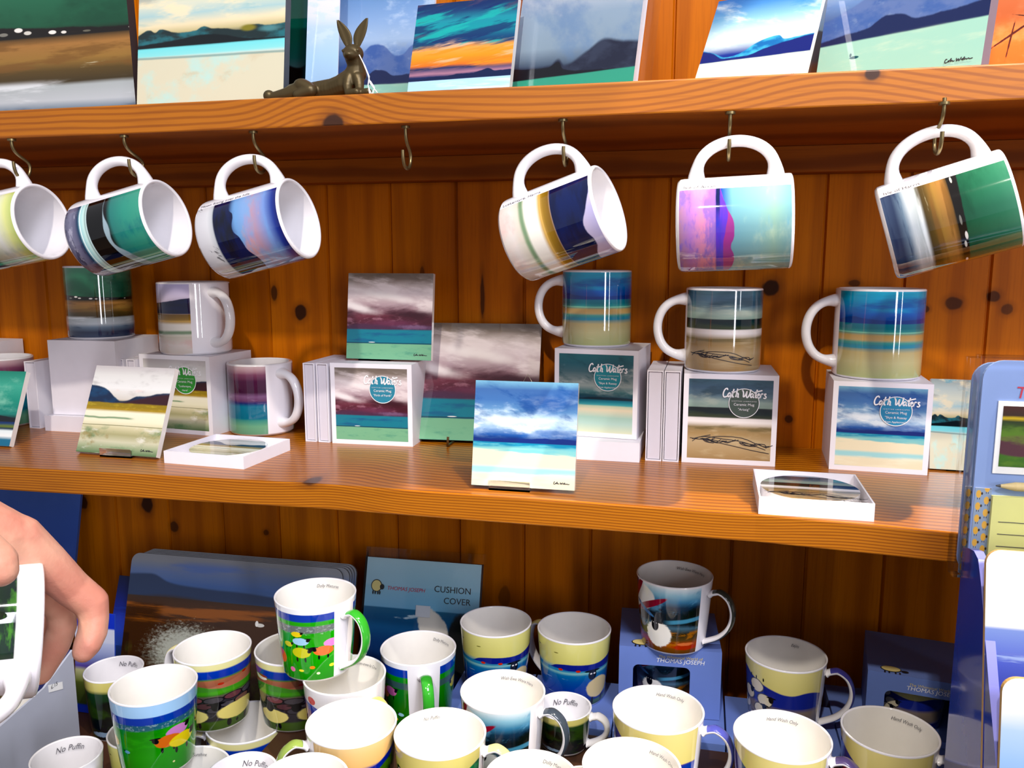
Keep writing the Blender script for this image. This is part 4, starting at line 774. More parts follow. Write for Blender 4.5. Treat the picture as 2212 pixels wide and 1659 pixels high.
hanging('hanging mug with white, brown and deep green bands at the right edge', (.1970, .762, .0345), -.20, .295, .05, 'moor', 'Isle of Harris')
# ------------------------------------------------------------------ middle shelf
def mugbox_px(name, label, bl, br, ytop, dep, artn, lc, z=MID, **k):
    FL = onz(*bl, z); FR = onz(*br, z); H = ony((bl[0]+br[0])/2, ytop, (FL.y+FR.y)/2).z-z
    mug_box(name, label, FL, FR, H, min(dep, WALL-.004-max(FL.y, FR.y)), artn, lc, **k); return (FL+FR)/2, H+z
def stand_mug(label, xl, xr, yb, yt, z, artn, hang, D=None, **k):
    """upright straight mug: body edges, base front row and rim row in the photo"""
    Fp = onz((xl+xr)/2, yb, z); d = Vector((Fp.x, Fp.y, 0)).normalized(); Dm = .083
    for _ in range(6):
        Cc = Fp+d*Dm/2*.95; dep = Cc.dot(FW); Dm = D or (xr-xl)*dep/F
    H = ony((xl+xr)/2, yt, Cc.y).z-z
    k.setdefault('group', 'upright mugs on the middle shelf'); return mug(k.pop('name', 'ceramic_mug'), label, Cc, Dm, H, artn, hang, 'straight', **k)
# left end
stand_mug('plum and dark blue mug at the left end, half behind the teal tile', -40, 60, 925, 770, MID, 'plum', 200, D=.083)
A_ = ony(-60, 880, .952); B_ = ony(8, 880, .952); A_.z = B_.z = MID; mug_box('mug_box', 'plain pale box at the far left edge behind the plum mug', A_, B_, ony(0, 738, .952).z-MID, .044)
lean_slab('picture_tile', 'teal and white sea picture tile cut by the left edge of the photo', 'tile', (-150, 956), (20, 964), (-110, 798), MID+.002, .007, 'teal', TILE, sign=False)
P = onz(25, 948, MID); acrylic_stand(Vector((P.x-.055, P.y+.003, MID)), 0, 'clear acrylic stand under the teal tile at the left edge')
P = onz(76, 925, MID); thin_box(P, 0, .017, .085, .088, 'narrow white box on edge between the plum mug and the big plain white box', None)
FL = onz(80, 930, MID); FR = onz(262, 938, MID); mb_ = thing('box_lid', 'shallow white box lying flat under the big plain white box', 'box', frame((FL+FR)/2, 0)); b = MB(); b.box(-.05, .05, 0, .092, 0, .020); b.obj('carton', [CARD], mb_, bevel=.0006)
FL = onz(110, 897, MID+.020); FR = onz(250, 905, MID+.020); C0 = (FL+FR)/2; C0.y = .893; C0 = ony(180, 900, .893); C0.z = MID+.0205
HB = ony(180, 736, .893).z-C0.z; wb = thing('mug_box', 'big plain white box without picture, raised on a flat lid', 'box', frame(C0, radians(3))); b = MB(); b.box(-.043, .052, 0, .093, 0, HB); b.obj('carton', [CARD], wb, bevel=.0006)
zt = C0.z+HB
q_ = ony(215, 724, .935); mug('ceramic_mug', 'green moorland mug standing on the big plain white box, no handle in sight', Vector((q_.x, .94, zt)), .081, ony(215, 574, .94).z-zt, 'moor', 100, 'straight', gap=.01, group='upright mugs on the middle shelf')
for i, x in enumerate((268, 292)):
    P = onz(x, 935, MID); P.y = .902+.0; P = ony(x, 930, .905); P.z = MID; thin_box(P, 0, .012, .088, .093, 'white thin box on edge, %s of the two left of the green-labelled box' % ('left' if i == 0 else 'right'), 'thin boxes beside the green label box')
_, zt = mugbox_px('mug_box', 'white mug box with green and cream picture and green round label', (311, 930), (461, 942), 768, .092, 'lusk', '2f9a34')
stand_mug('mug with purple and cream picture on the green-labelled box, handle towards the viewer', 352, 500, 768, 608, zt, 'luskmug', -23, gap=.11, wrap='round')
lean_slab('picture_tile', 'tile with blue hills over pale green sands, on the left shelf front', 'tile', (164, 975), (337, 988), (209, 789), MID+.003, .007, 'lusk', TILE)
P = onz(255, 985, MID); acrylic_stand(Vector((P.x+.002, P.y+.003, MID)), 0, 'clear acrylic stand holding the blue hills tile')
stand_mug('mug with dark plum sky over turquoise sea, right of the green-labelled box', 501, 636, 943, 780, MID, 'plum', -20, gap=.086, wrap='round')
def tray_px(fl, fr, br, h, artn, label):
    A = onz(*fl, MID); B = onz(*fr, MID); Cc = onz(*br, MID); ex = (B-A); w = ex.length; yaw = atan2(ex.y, ex.x); dep = min((Cc-B).length, w*1.05)
    return coaster_tray((A+B)/2, yaw, w, dep, h, artn, label)
tray_px((355, 1000), (527, 1014), (616, 972), .0135, 'lusk', 'open white coaster box with hills coaster on the left shelf front')
for i, x in enumerate((672, 700)):
    P = onz(x, 955, MID); P.y = .90; P = ony(x, 952, .90); P.z = MID; thin_box(P, 0, .0145, .088, .096, 'white thin box on edge, %s of the two left of the crimson cloud box' % ('left' if i == 0 else 'right'), 'thin boxes beside the crimson cloud box')
Cc, zt = mugbox_px('mug_box', 'white mug box with crimson clouds over turquoise sea and blue round label', (718, 957), (892, 965), 786, .092, 'forth', '2a86a0')
BL = onz(750, 775, zt+.003); lean_slab('picture_tile', 'tile with crimson clouds over turquoise sea, standing on top of a mug box', 'tile', (748, 774), (931, 779), (753, 590), zt+.003, .007, 'forth', TILE)
P = onz(812, 778, zt); acrylic_stand(Vector((P.x, P.y+.003, zt)), 0, 'clear acrylic stand holding the crimson clouds tile on the box')
lean_slab('picture_canvas', 'larger crimson clouds picture with black edges behind the blue sea tile', 'picture', (895, 948), (1158, 957), (915, 697), MID+.004, .010, 'forth', mat('black_edge', '131215', .25, coat=.4), matname='print_forth', sign=False)
# small easel
P = onz(968, 965, MID); er = thing('wire_easel', 'small brass easel with a front prong under the larger crimson picture', 'easel', frame(P, 0)); b = MB()
b.tube([(0, 0, .012), (0, -.002, .0015), (0, .02, .0015), (0, .045, .012)], .0015, 8); b.obj('prong', [BRASS], er)
b = MB(); b.tube([(-.05, .05, .0015), (0, .047, .05), (.05, .05, .0015)], .0013, 8); b.obj('back_leg', [BRASS], er)
P = ony(1140, 810, .925); wr = MB(); q = [(-.013, 0, -.022), (0, 0, .001), (.013, 0, -.022)]; wr.tube([W3(P)+Vector(a) for a in q], .0006, 6); tag(wr.obj('wire_hanger', [STEEL]), 'thin bent wire hanger peak above the blue sea tile', 'wire')
lean_slab('picture_tile', 'tile with blue clouds and pale beach on the front edge of the shelf, centre', 'tile', (1018, 1047), (1241, 1060), (1028, 821), MID+.004, .007, 'skye', TILE)
P = onz(1103, 1057, MID); acrylic_stand(Vector((P.x, P.y+.003, MID)), 0, 'clear acrylic stand holding the blue clouds tile')
# skye stack
FL = onz(1180, 990, MID); FR = onz(1386, 998, MID); bx = thing('box_lid', 'shallow white box lying flat under the blue sea box in the centre', 'box', frame((FL+FR)/2, radians(0))); b = MB(); b.box(-.053, .050, 0, .094, 0, .0215); b.obj('carton', [CARD], bx, bevel=.0006)
z1 = MID+.022
Cc, zt = mugbox_px('mug_box', 'white mug box with dark teal sea picture, raised on a flat box in the centre', (1197, 938), (1375, 950), 755, .088, 'skyeteal', '1f8a96', z=z1)
stand_mug('blue and teal seaside mug on the raised centre box under the ochre banded hanging mug', 1214, 1361, 752, 583, zt, 'skyemug', 182, gap=.04, wrap='round')
for i, x in enumerate((1411, 1448)):
    P = ony(x, 995, .895); P.z = MID; thin_box(P, radians(-1), .0175, .088, .100, 'white thin box on edge, %s of the two beside the brown beach box' % ('left' if i == 0 else 'right'), 'thin boxes beside the brown beach box')
Cc, zt = mugbox_px('mug_box', 'white mug box with brown beach and dark sea picture and grey-green label', (1472, 998), (1674, 1008), 809, .092, 'arisaig', '4a5a50')
r1 = stand_mug('mug with dark sea, white surf and twigs on a brown beach, on its box', 1478, 1638, 808, 621, zt, 'arisaig', 184, gap=.04, wrap='round')
Cc, zt = mugbox_px('mug_box', 'white mug box with blue sky and beach at the right, turquoise round label', (1790, 1013), (2003, 1027), 826, .092, 'skye', '2a8ab4')
stand_mug('blue and teal seaside mug on the rightmost picture box', 1800, 1978, 823, 622, zt, 'skyemug', 186, gap=.04, wrap='round')
lean_slab('picture_tile', 'greenish tile with dark hills, tucked behind the notepads at the right', 'tile', (2008, 1012), (2140, 1020), (2012, 800), MID+.002, .007, 'cream', TILE, sign=False, H=.095)
P = onz(2085, 1016, MID); acrylic_stand(Vector((P.x, P.y+.003, MID)), 0, 'clear acrylic stand under the greenish tile at the right')
tray_px((1638, 1110), (1888, 1127), (1868, 1046), .0155, 'arisaig', 'open white coaster box with beach coaster on the sunlit right shelf front')
# twig drawings on the beach pictures
def twigs(mp, mb, mi, k=1.0):
    rr = random.Random(3); main = [(-.30, .02), (-.2, .045), (-.05, .03), (.12, .01), (.3, -.05)]
    L = [main, [(-.22, .03), (-.1, 0), (.05, -.03), (.2, -.06), (.33, -.08)], [(-.3, .0), (-.25, .035), (-.15, .06)], [(-.32, .03), (-.22, .02), (-.1, .05), (.1, .045), (.22, .0)]]
    for i in range(16):
        x = rr.uniform(-.25, .25); y = .03-.1*(x+.3)*.6; L.append([(x, y), (x+rr.uniform(.03, .08), y-rr.uniform(.0, .03)), (x+rr.uniform(.08, .14), y+rr.uniform(-.05, .02))])
    for l in L: V, Fs = stroke2d([(a*k, b*k) for a, b in l], .0007, 3); deco(mb, V, Fs, mp, mi)
def add_to(obj, fn):
    """append geometry in the object's own space to its mesh"""
    mb = MB(); fn(mb); me = obj.data; bm = bmesh.new(); bm.from_mesh(me); mi = len(me.materials)-1; vs = [bm.verts.new(v) for v in mb.v]
    for f in mb.f:
        try: fc = bm.faces.new([vs[i] for i in f]); fc.material_index = mi
        except ValueError: pass
    bm.to_mesh(me); bm.free()
for o in list(C.objects):
    if o.parent and o.name.startswith('carton') and len(o.data.materials) > 1 and o.data.materials[1].name == 'box_front_arisaig':
        o.data.materials.append(INKD); add_to(o, lambda mb: twigs(lambda x, y: (x, -.0004, .024+y), mb, 0, .085/.6*.9))
    if o.parent == r1 and o.name.startswith('body'):
        def f(mb): twigs(lambda x, y: (.0422*cos(1.42+x/.0422), .0422*sin(1.42+x/.0422), .020+y), mb, 0, .085/.6*.8)
        o.data.materials.append(INKD); Rm = max(v.co.x for v in o.data.vertices)+.0003
        add_to(o, lambda mb: twigs(lambda x, y: (Rm*cos(1.42+x/Rm), Rm*sin(1.42+x/Rm), .018+y), mb, 0, .085/.6*.8))
    if o.parent and o.name.startswith('disc') and o.data.materials[1].name == 'coaster_arisaig':
        o.data.materials.append(INKD); add_to(o, lambda mb: twigs(lambda x, y: (x, -.026+y*1.3, .0118), mb, 0, .085/.6*.9))
# ------------------------------------------------------------------ top shelf
def top_slab(name, label, cat, colL, Yl, colR, Yr, tl, t, artn, edge, **k):
    z = UPT+.0005
    def bot(col, Y):
        r = 200.0
        for _ in range(20):
            p = ony(col, r, Y); r += (p.z-z)*F/p.dot(FW)
        return ony(col, r, Y)
    BL = bot(colL, Yl); BR = bot(colR, Yr); TL = onplane(*tl, BL, BR-BL); return slab(name, label, cat, BL, BR, TL, t, artn, edge, **k)
top_slab('picture_canvas', 'large green moorland canvas with white crofts at the top left corner', 'picture', -170, .845, 297, .835, (-240, -230), .012, 'moor', DARKE, sign=False, H=.20, crop=(-.25, .05, 1, 1.0))
top_slab('picture_canvas', 'cream and turquoise mountain picture on a dark-edged board', 'picture', 295, .80, 611, .79, (302, -80), .010, 'cream', DARKE, H=.15, sign=False)
top_slab('picture_canvas', 'dark green picture mostly hidden behind the cream one and a narrow card', 'picture', 590, .875, 700, .875, (592, -100), .012, 'night', DARKE, H=.19, sign=False)
top_slab('greeting_card', 'narrow pale lilac card standing left of the bronze hare', 'card', 657, .83, 727, .835, (667, -60), .0015, 'lilac', CARD, H=.16, sign=False, coat=.2)
r_ = top_slab('picture_print', 'wrapped print of blue mountains over a mint sea behind the bronze hare', 'picture', 724, .87, 930, .87, (737, -60), .004, 'bluemtn', CARD, H=.155, sign=False, crop=(.0, .04, 1, 1))
top_slab('picture_tile', 'glossy orange and turquoise sunset tile right of the hare', 'tile', 878, .765, 1099, .757, (903, 12), .008, 'sunset', TILE, sign=False)
pr_ = top_slab('picture_print', 'cellophane-wrapped misty grey mountain print on white board', 'picture', 1098, .785, 1366, .757, (1138, -60), .012, 'mist', CARD, H=.155, sign=False, matname='print_mist')
def wrap(o, label, gx=.006, extra=.012):
    """clear film bag round a slab, as a part of it"""
    xs = [v.co.x for v in o.data.vertices]; zs = [v.co.z for v in o.data.vertices]; ys = [v.co.y for v in o.data.vertices]
    b = MB(); b.box(min(xs)-gx, max(xs)+extra, min(ys)-.002, max(ys)+.0015, min(zs)+.0004, max(zs)+gx); f = b.obj('cellophane_wrap', [CELLO]); f.parent = o; f['label'] = label
wrap(pr_, 'clear glossy film'); wrap(r_, 'clear glossy film')
top_slab('picture_tile', 'tilted tile with blue mountain and pale water, between two gaps on the top shelf', 'tile', 1493, .79, 1735, .758, (1553, 3), .008, 'loch', TILE, H=.115)
top_slab('picture_canvas', 'large canvas of navy hills and mint sea with a small boat at the top right', 'picture', 1757, .825, 2118, .746, (1797, -60), .016, 'bluemtn', mat('slate_edge', '6a6678', .4), H=.17, matname='print_bluemtn')
top_slab('picture_tile', 'pale brown picture edge showing between the blue tile and the large canvas', 'tile', 1690, .86, 1800, .86, (1700, -20), .006, 'shore', TILE, H=.12, sign=False)
top_slab('picture_canvas', 'orange tree branch picture at the top right corner', 'picture', 2080, .86, 2330, .84, (2090, -20), .012, 'orange', DARKE, H=.17, sign=False)
# ------------------------------------------------------------------ bronze hare
def fuse(mb, name, mats, parent, mw=None, vox=.0012, sm=6, fac=.6):
    o = mb.obj(name, mats, parent, mw=mw)
    r = o.modifiers.new('skin', 'REMESH'); r.mode = 'VOXEL'; r.voxel_size = vox; r.use_smooth_shade = True
    s = o.modifiers.new('smooth', 'SMOOTH'); s.iterations = sm; s.factor = fac; return o
def chain(mb, pts, n=14, step=.35):
    """tapered limb as overlapping balls; pts (x,y,z,r)"""
    for a, b in zip(pts[:-1], pts[1:]):
        A, B = Vector(a[:3]), Vector(b[:3]); d = (B-A).length; k = max(2, int(d/(step*min(a[3], b[3])))+1)
        for i in range(k+1):
            t = i/k; mb.ball(A.lerp(B, t), a[3]+(b[3]-a[3])*t, 7)
BRZ = mat('dark_bronze', '54482e', .42, metal=.55)
Hc = ony(765, 205, .748); Hc.z = UPT
hare = thing('hare_sculpture', 'dark bronze hare lying stretched out with upright ears on the top shelf edge', 'sculpture', frame(Hc, 0))
b = MB()
chain(b, [(-.010, .006, .014, .0125), (-.022, .008, .011, .011), (-.045, .010, .009, .0095), (-.062, .008, .009, .0085)])
chain(b, [(-.052, .002, .010, .0085), (-.066, .0, .006, .006), (-.078, 0, .0045, .0045)]); b.ball((-.083, 0, .0055), (.0055, .005, .0055), 8)
chain(b, [(-.008, .006, .016, .0125), (.0, .004, .024, .0105), (.002, .002, .034, .0078), (.001, -.001, .042, .0078)])
b.ball((.001, -.002, .049), (.0092, .0095, .0115), 12); b.ball((.001, -.009, .045), (.006, .006, .0065), 10); b.ball((.001, -.0135, .0445), (.0035, .0025, .003), 8)
for s_ in (-1, 1): b.ball((.001+s_*.0065, -.008, .051), (.002, .002, .0022), 8)
chain(b, [(.004, -.001, .020, .006), (.007, -.004, .010, .0042), (.008, -.007, .003, .0036), (.017, -.009, .0032, .0034)]); chain(b, [(-.003, -.001, .020, .006), (-.004, -.005, .010, .0042), (-.002, -.008, .003, .0036), (.007, -.011, .0032, .0034)])
chain(b, [(-.05, .0, .014, .0075), (-.04, -.004, .008, .006), (-.052, -.006, .004, .0042)])
hz = lambda z: z if z < .016 else .016+(z-.016)*.70
b.v = [(x*1.05, y, hz(z)) for x, y, z in b.v]
body = fuse(b, 'body', [BRZ], hare, vox=.0009, sm=2)
for s_ in (-1, 1):
    b = MB(); rows = []; 
    for i in range(13):
        t = i/12; z = .056+.036*t; cx = .001+s_*(.0042+.0075*t*t+.002*t); w = .0004+.0052*sin(pi*min(1, t*.92+.06))**.8; dpt = .0016; r_ = []
        for j in range(10):
            a = 2*pi*j/10; x = cx+w*cos(a); y = -.002+dpt*sin(a)+(.0022*(1-abs(cos(a))) if sin(a) < 0 else 0); r_.append((x, y, z+.002*s_*0))
        rows.append(r_)
    b.grid(rows, 0, closed=True); b.face(list(reversed(rows[0]))); b.face(rows[-1]); b.v = [(x*1.05, y, hz(z)) for x, y, z in b.v]; e = b.obj('ear', [BRZ], hare)
b = MB(); b.tube([(.008, -.006, .046), (.013, -.009, .034), (.018, -.011, .018), (.020, -.012, .010), (.027, -.013, .001)], .0005, 6); b.tube([(.008, -.006, .046), (.0145, -.009, .030), (.019, -.011, .016), (.018, -.012, .008), (.021, -.013, .001)], .0005, 6); b.tube([(.020, -.0115, .012), (.024, -.012, .006), (.023, -.0135, .0008), (.0195, -.013, .0008), (.0185, -.012, .006)], .0005, 6); b.v = [(x*1.05, y, hz(z)) for x, y, z in b.v]; b.obj('price_tag_string', [WHT], hare)
# ------------------------------------------------------------------ low shelf: china mugs
def cm(label, x, y, zr, D, artn, hang, text=None, ta=.6, H=.080, hcol=None, gap=.03, **k):
    mug('china_mug', label, Vector((x, y, zr-H)), D, H, artn, hang, 'china', text, ta, hcol=hcol, group='printed china mugs on the low shelf', gap=gap, **k)
L0, L1, L2 = -.495, -.415, -.336
cm('cream rimmed beach mug with two black-faced sheep, back row left beside the cushion pack', -.219, .876, L1, .083, 'beach', 130, hcol='d8cc80')
cm('cream rimmed beach mug in the back row, right one of the pair', -.128, .880, L1, .084, 'beach', 150, hcol='d8cc80')
cm('green meadow mug of pink and orange sheep on top of the other mugs', -.372, .732, L2, .082, 'dolly_flock', -18, 'Dolly Mixtures', .68, H=.079, hcol='2f9a28', gap=.055)
cm('large bright green meadow mug with pale blue rim at the left front', -.514, .662, L1, .082, 'dolly', 150, hcol='4a9a60')
cm('green mug with its handle towards the viewer, right of the topmost mug', -.285, .794, L1, .082, 'dolly_side', -62, 'Dolly Mixtures', .86, hcol='2f9a28', gap=.07)
cm('mug of mountain rain scene with lettered rim, centre front', -.175, .727, L1, .083, 'tent', -12, 'Wish Ewe Were Here', .71, hcol='3a4450', gap=.07)
cm('mug with wide peach rim band over blue and green, centre left front', -.296, .643, L1, .082, 'band', 215, hcol='88a04a', gap=.07)
cm('cream mug with puffins and green cliffs, lettered rim, front row', -.2125, .645, L1, .082, 'puffin', 3, 'No Puffin', .39, hcol='e4dc90', gap=.05)
cm('mug with stone wall, white cottage and two fat sheep, behind the big green mug', -.502, .745, L1, .081, 'wall', 170, hcol='e8e0a8')
cm('stone wall and sheep mug partly hidden by the topmost meadow mug', -.4165, .765, L1, .083, 'wall', 120, hcol='e8e0a8')
cm('mug with blue scene and red dot directly under the topmost meadow mug, lettered rim', -.3385, .7225, L1, .083, 'traffic', -28, 'Form-ewe-la One', .81, hcol='e0c870', gap=.12)
cm('yellow rimmed mug of blue hills in front of the blue box, lettered rim', -.026, .728, L1, .085, 'hills', -8, 'Hand Wash Only', .65, hcol='4a50a8', gap=.06)
cm('peach lit mug with blue hills and lettered rim, right front row', .083, .708, L1, .084, 'hills', -14, 'Hand Wash Only', .485, hcol='5a4a78', gap=.06)
cm('yellow and blue mug at the right end beside the blue display stand, lettered rim', .177, .737, L1, .082, 'hills', -22, 'Hand Wash Only', .69, hcol='c8ccd8', gap=.06)
cm('mug with a heap of white sheep, back row right', .101, .868, L1, .084, 'pile', -10, 'Eejits', .62, hcol='3a3a8c', gap=.07)
cm('mug with striped tent and sheep standing on the blue window box', -.0175, .8725, -.3385, .082, 'tent', -20, 'Wish Ewe Were Here', .76, H=.078, hcol='3a3c34', gap=.07)
cm('mug cut by the bottom edge, right of the puffin mug, lettered rim', -.121, .600, L1, .077, 'dolly', -30, 'Dolly Mixtures', .80)
cm('bright mug at the bottom centre in front of the rain scene mug, lettered rim', -.043, .634, L1, .082, 'hills', -80, 'Hand Wash Only', .86)
cm('bright plain-looking mug cut by the bottom edge, left of centre', -.300, .556, L1, .074, 'band', -90)
cm('small mug at the bottom left with grey lettering inside, beside the grey carton', -.609, .647, L0, .067, 'dolly', -8, 'No Puffin', .56, gap=.10, tsize=.0085, white_in=True)
cm('small dark mug with grey lettering inside, behind the big green mug', -.684, .811, L0, .068, 'dark_croft', -20, 'No Puffin', .80, gap=.02, tsize=.0082, hcol='3f8a5c', white_in=True)
cm('small dark green mug with lettering inside, right of the rain scene mug', -.122, .776, -.452, .056, 'dark_croft', -5, 'No Puffin', .51, H=.042, gap=.03, tsize=.0085, white_in=True)
cm('mug in the lower layer under the stone wall mugs, only its rim showing', -.465, .743, L0-.0005, .085, 'wall', 200, hcol='e8e0a8')
cm('lower mug with faint lettering on the rim, right of the big green mug', -.476, .652, L0-.0005, .083, 'beach', 100, 'Sunshine', .68)
cm('lower cream mug partly hidden under the big green mug at the left', -.563, .705, L0-.0005, .073, 'beach', 60)
cm('small mug with grey lettering inside at the bottom edge, left of the bright one', -.388, .609, -.456, .062, 'dolly', -95, 'No Puffin', .74, H=.038, tsize=.0082, white_in=True)
cm('mug half hidden at the bottom edge behind the bright centre mug, beige inside', -.086, .660, -.455, .050, 'pile', 60, 'Nag Nag', .70, H=.038)
cm('white mug cut by the bottom left corner, beside the grey carton', -.655, .575, L0, .070, 'traffic', -90)
# ------------------------------------------------------------------ blue gift boxes
def blue_box(label, FL, FR, H, dep, window=None, name='gift_box', txt=True):
    w = (FR-FL).length; yaw = atan2(FR.y-FL.y, FR.x-FL.x); root = thing(name, label, 'box', frame((FL+FR)/2, yaw), 'blue gift boxes on the low shelf'); b = MB()
    if window:                          # carton of five panels round the window, picture mug inside
        t = .001; x0, x1, z0, z1 = window; X0, X1 = -w/2+w*x0, -w/2+w*x1; Z0, Z1 = H*z0, H*z1; r = .006
        b.box(-w/2, w/2, t, dep, 0, t); b.box(-w/2, w/2, t, dep, H-t, H); b.box(-w/2, -w/2+t, t, dep, t, H-t); b.box(w/2-t, w/2, t, dep, t, H-t); b.box(-w/2+t, w/2-t, dep-t, dep, t, H-t)
        b.box(-w/2, X0, 0, t, 0, H); b.box(X1, w/2, 0, t, 0, H); b.box(X0, X1, 0, t, 0, Z0); b.box(X0, X1, 0, t, Z1, H)
        for (cx, cz, sx, sz) in ((X0, Z1, 1, -1), (X1, Z1, -1, -1)):
            n = 6; q = [(cx, cz)]+[(cx+sx*r*(1-cos(a)), cz+sz*r*(1-sin(a))) for a in [pi/2*k/n for k in range(n+1)]]; 
            q = [(cx, cz)]+[(cx+sx*(r-r*sin(pi/2*k/n)), cz+sz*(r-r*cos(pi/2*k/n))) for k in range(n+1)]
            b.face([(x, -.0001, z) for x, z in (q if sx*sz < 0 else q[::-1])], 0)
    else: b.box(-w/2, w/2, 0, dep, 0, H)
    b.obj('carton', [BLUEB], root, bevel=0 if window else .0006)
    if txt:
        l = MB(); mp = lambda x, y: (x, -.0006, y)
        V, Fs = text2d('THOMAS JOSEPH', w*.062, .15, 'CENTER', .0); deco(l, V, Fs, lambda x, y: mp(x+w*.10, y+H*.80), 0)
        V, Fs = text2d('The Whimsical World of', w*.042, .15, 'CENTER', .0); deco(l, V, Fs, lambda x, y: mp(x+w*.10, y+H*.865), 1)
        deco(l, *disc2d(0, 0, .5, 24), lambda x, y: (-w*.28+x*w*.2, y*w*.13+w*.10, H+.0004), 2); deco(l, *disc2d(0, 0, .5, 24), lambda x, y: (-w*.28+x*w*.18, y*w*.115+w*.10, H+.0007), 1)
        deco(l, *disc2d(0, 0, .5, 16), lambda x, y: (-w*.15+x*w*.07, y*w*.05+w*.07, H+.0009), 2)
        for k in (-.34, -.30, -.24, -.2): deco(l, *disc2d(0, 0, .5, 10), lambda x, y, k=k: (w*k+x*w*.018, y*w*.05+w*.02, H+.0005), 2)
        l.obj('printed_logo', [WHT, CREAMP, BLK], root)
    return root
zb = RIS+.0003
FL = onz(1338, 1392, L1-.001); FR = onz(1560, 1408, L1-.001); FL.z = FR.z = RIS; 
blue_box('blue window box with a printed mug on top of it', FL, FR, -.4172-RIS, .10, (.14, .70, .12, .74))
q = (FL+FR)/2; cm('dark picture mug inside the blue window box', q.x-.006, q.y+.048, RIS+.069, .074, 'tent', 90, H=.067)
A = ony(1875, 1447, .865); B_ = ony(2062, 1468, .865); h_ = A.z-LOW
FL = Vector((A.x, .865, RIS)); FR = Vector((A.x+.10, .85, RIS)); hb = A.z-RIS
blue_box('shaded blue window box at the right beside the display stand', FL, FR, hb, .10, (.17, .82, .1, .74))
q = (FL+FR)/2; cm('heap of sheep mug inside the shaded blue window box', q.x+.002, q.y+.048, RIS+hb-.012, .074, 'pile', 90, H=hb-.014)
def lying(label, x0, x1, y0, y1, t=None):
    r = thing('gift_box', label, 'box', frame(Vector(((x0+x1)/2, y0, LOW)), 0), 'blue gift boxes on the low shelf'); b = MB(); b.box(-(x1-x0)/2, (x1-x0)/2, 0, y1-y0, 0, RIS-LOW-.0008); b.obj('carton', [BLUEB], r, bevel=.0006)
    l = MB(); V, Fs = text2d('Bone China', .0065, .2, 'CENTER', .0); deco(l, V, Fs, lambda x, y: (x+(x1-x0)*.12, .006+y, RIS-LOW-.0004), 0); l.obj('printed_lettering', [BLUEL], r)
lying('blue flat-topped box under the left beach mug', -.265, -.178, .812, .912)
lying('blue flat-topped box under the right beach mug, showing left of the window box', -.176, -.078, .812, .912)
lying('blue flat-topped box under the blue window box', -.076, .040, .812, .955)
lying('blue flat-topped box under the heap of sheep mug', .042, .155, .812, .912)
lying('blue flat-topped box under the shaded window box', .157, .30, .812, .965)
# ------------------------------------------------------------------ placemats, cushion pack, cards at the back of the low shelf
def mats():
    ex = (ony(742, 1252, .925)-ony(290, 1192, .915)); TL0 = ony(283, 1190, .915); w = .300
    for i in range(5):
        TL = ony(288, 1193, .915)+Vector((.0016*i+.006*(i > 0), .0036*i, .0004*i)); 
        exn = Vector((1, .02, 0)).normalized(); BL = Vector((TL.x-.0, TL.y-.055, LOW+.0005)); hh = (TL-BL).length
        slab('placemat', ['front placemat with brown croft moor under a grey blue sky', 'second placemat of the leaning stack, edge only', 'third placemat of the leaning stack, edge only', 'fourth placemat of the leaning stack, edge only', 'rearmost placemat of the leaning stack against the planks'][i], 'placemat', BL, BL+exn*w, TL, .0032, 'croft', mat('placemat_edge', '5a5a5e', .5), rnd=.012, sign=False, group='placemats leaning on the wall', coat=.2, rough=.25, crop=(0, -.10, 1, 1))
mats()
BL = Vector((ony(765, 1190, .90).x, .885, LOW+.001)); TLc = ony(762, 1200, .945); BRc = BL+Vector((.150, .004, 0))
cp = slab('cushion_cover_pack', 'packed cushion cover with a sheep and puffin sea picture and lettering', 'pack', BL, BRc, TLc, .012, 'sheep_sea', mat('pack_edge', '3a4a5c', .4), sign=False, coat=.3, rough=.3)
hC = (TLc-BL).length; wC = .15
l = MB(); mp = lambda x, y: (x, -.0006, y)
V, Fs = text2d('CUSHION', .0108, 0, 'RIGHT'); deco(l, V, Fs, lambda x, y: mp(x+.064, y+hC-.038), 0); V, Fs = text2d('COVER', .0108, 0, 'RIGHT'); deco(l, V, Fs, lambda x, y: mp(x+.064, y+hC-.0515), 0)
V, Fs = text2d('THOMAS JOSEPH', .0066, .2, 'LEFT', 0); deco(l, V, Fs, lambda x, y: mp(x-.046, y+hC-.040), 1)
deco(l, *disc2d(0, 0, .5, 24), lambda x, y: (-.060+x*.0145, -.0007, y*.0155+hC-.036), 3); deco(l, *disc2d(0, 0, .5, 24), lambda x, y: (-.060+x*.0125, -.0009, y*.0135+hC-.036), 2); deco(l, *disc2d(0, 0, .5, 16), lambda x, y: (-.0525+x*.006, -.001, y*.007+hC-.037), 3)
for k in (-.064, -.061, -.0575, -.055): deco(l, *disc2d(0, 0, .5, 8), lambda x, y, k=k: (k+x*.002, -.0011, y*.005+hC-.0445), 3)
V, Fs = [(-.006, hC-.070), (.013, hC-.070), (.013, hC-.056), (-.006, hC-.056)], [(0, 1, 2, 3)]; deco(l, V, Fs, lambda x, y: (x, -.0012, y), 4)
pl = l.obj('printed_lettering', [INKD, RED, CREAMP, BLK, mat('sticker_white', 'c8ccd4', .5)]); pl.parent = cp
b = MB(); b.box(-wC/2-.002, wC/2+.003, -.0025, .0145, 0, hC+.012); f = b.obj('cellophane_wrap', [CELLO]); f.parent = cp; f['label'] = 'clear film bag'
BL = Vector((-1.10, .93, LOW)); BR = Vector((ony(160, 1245, .96).x, .93, LOW)); TR = ony(147, 1072, .985)
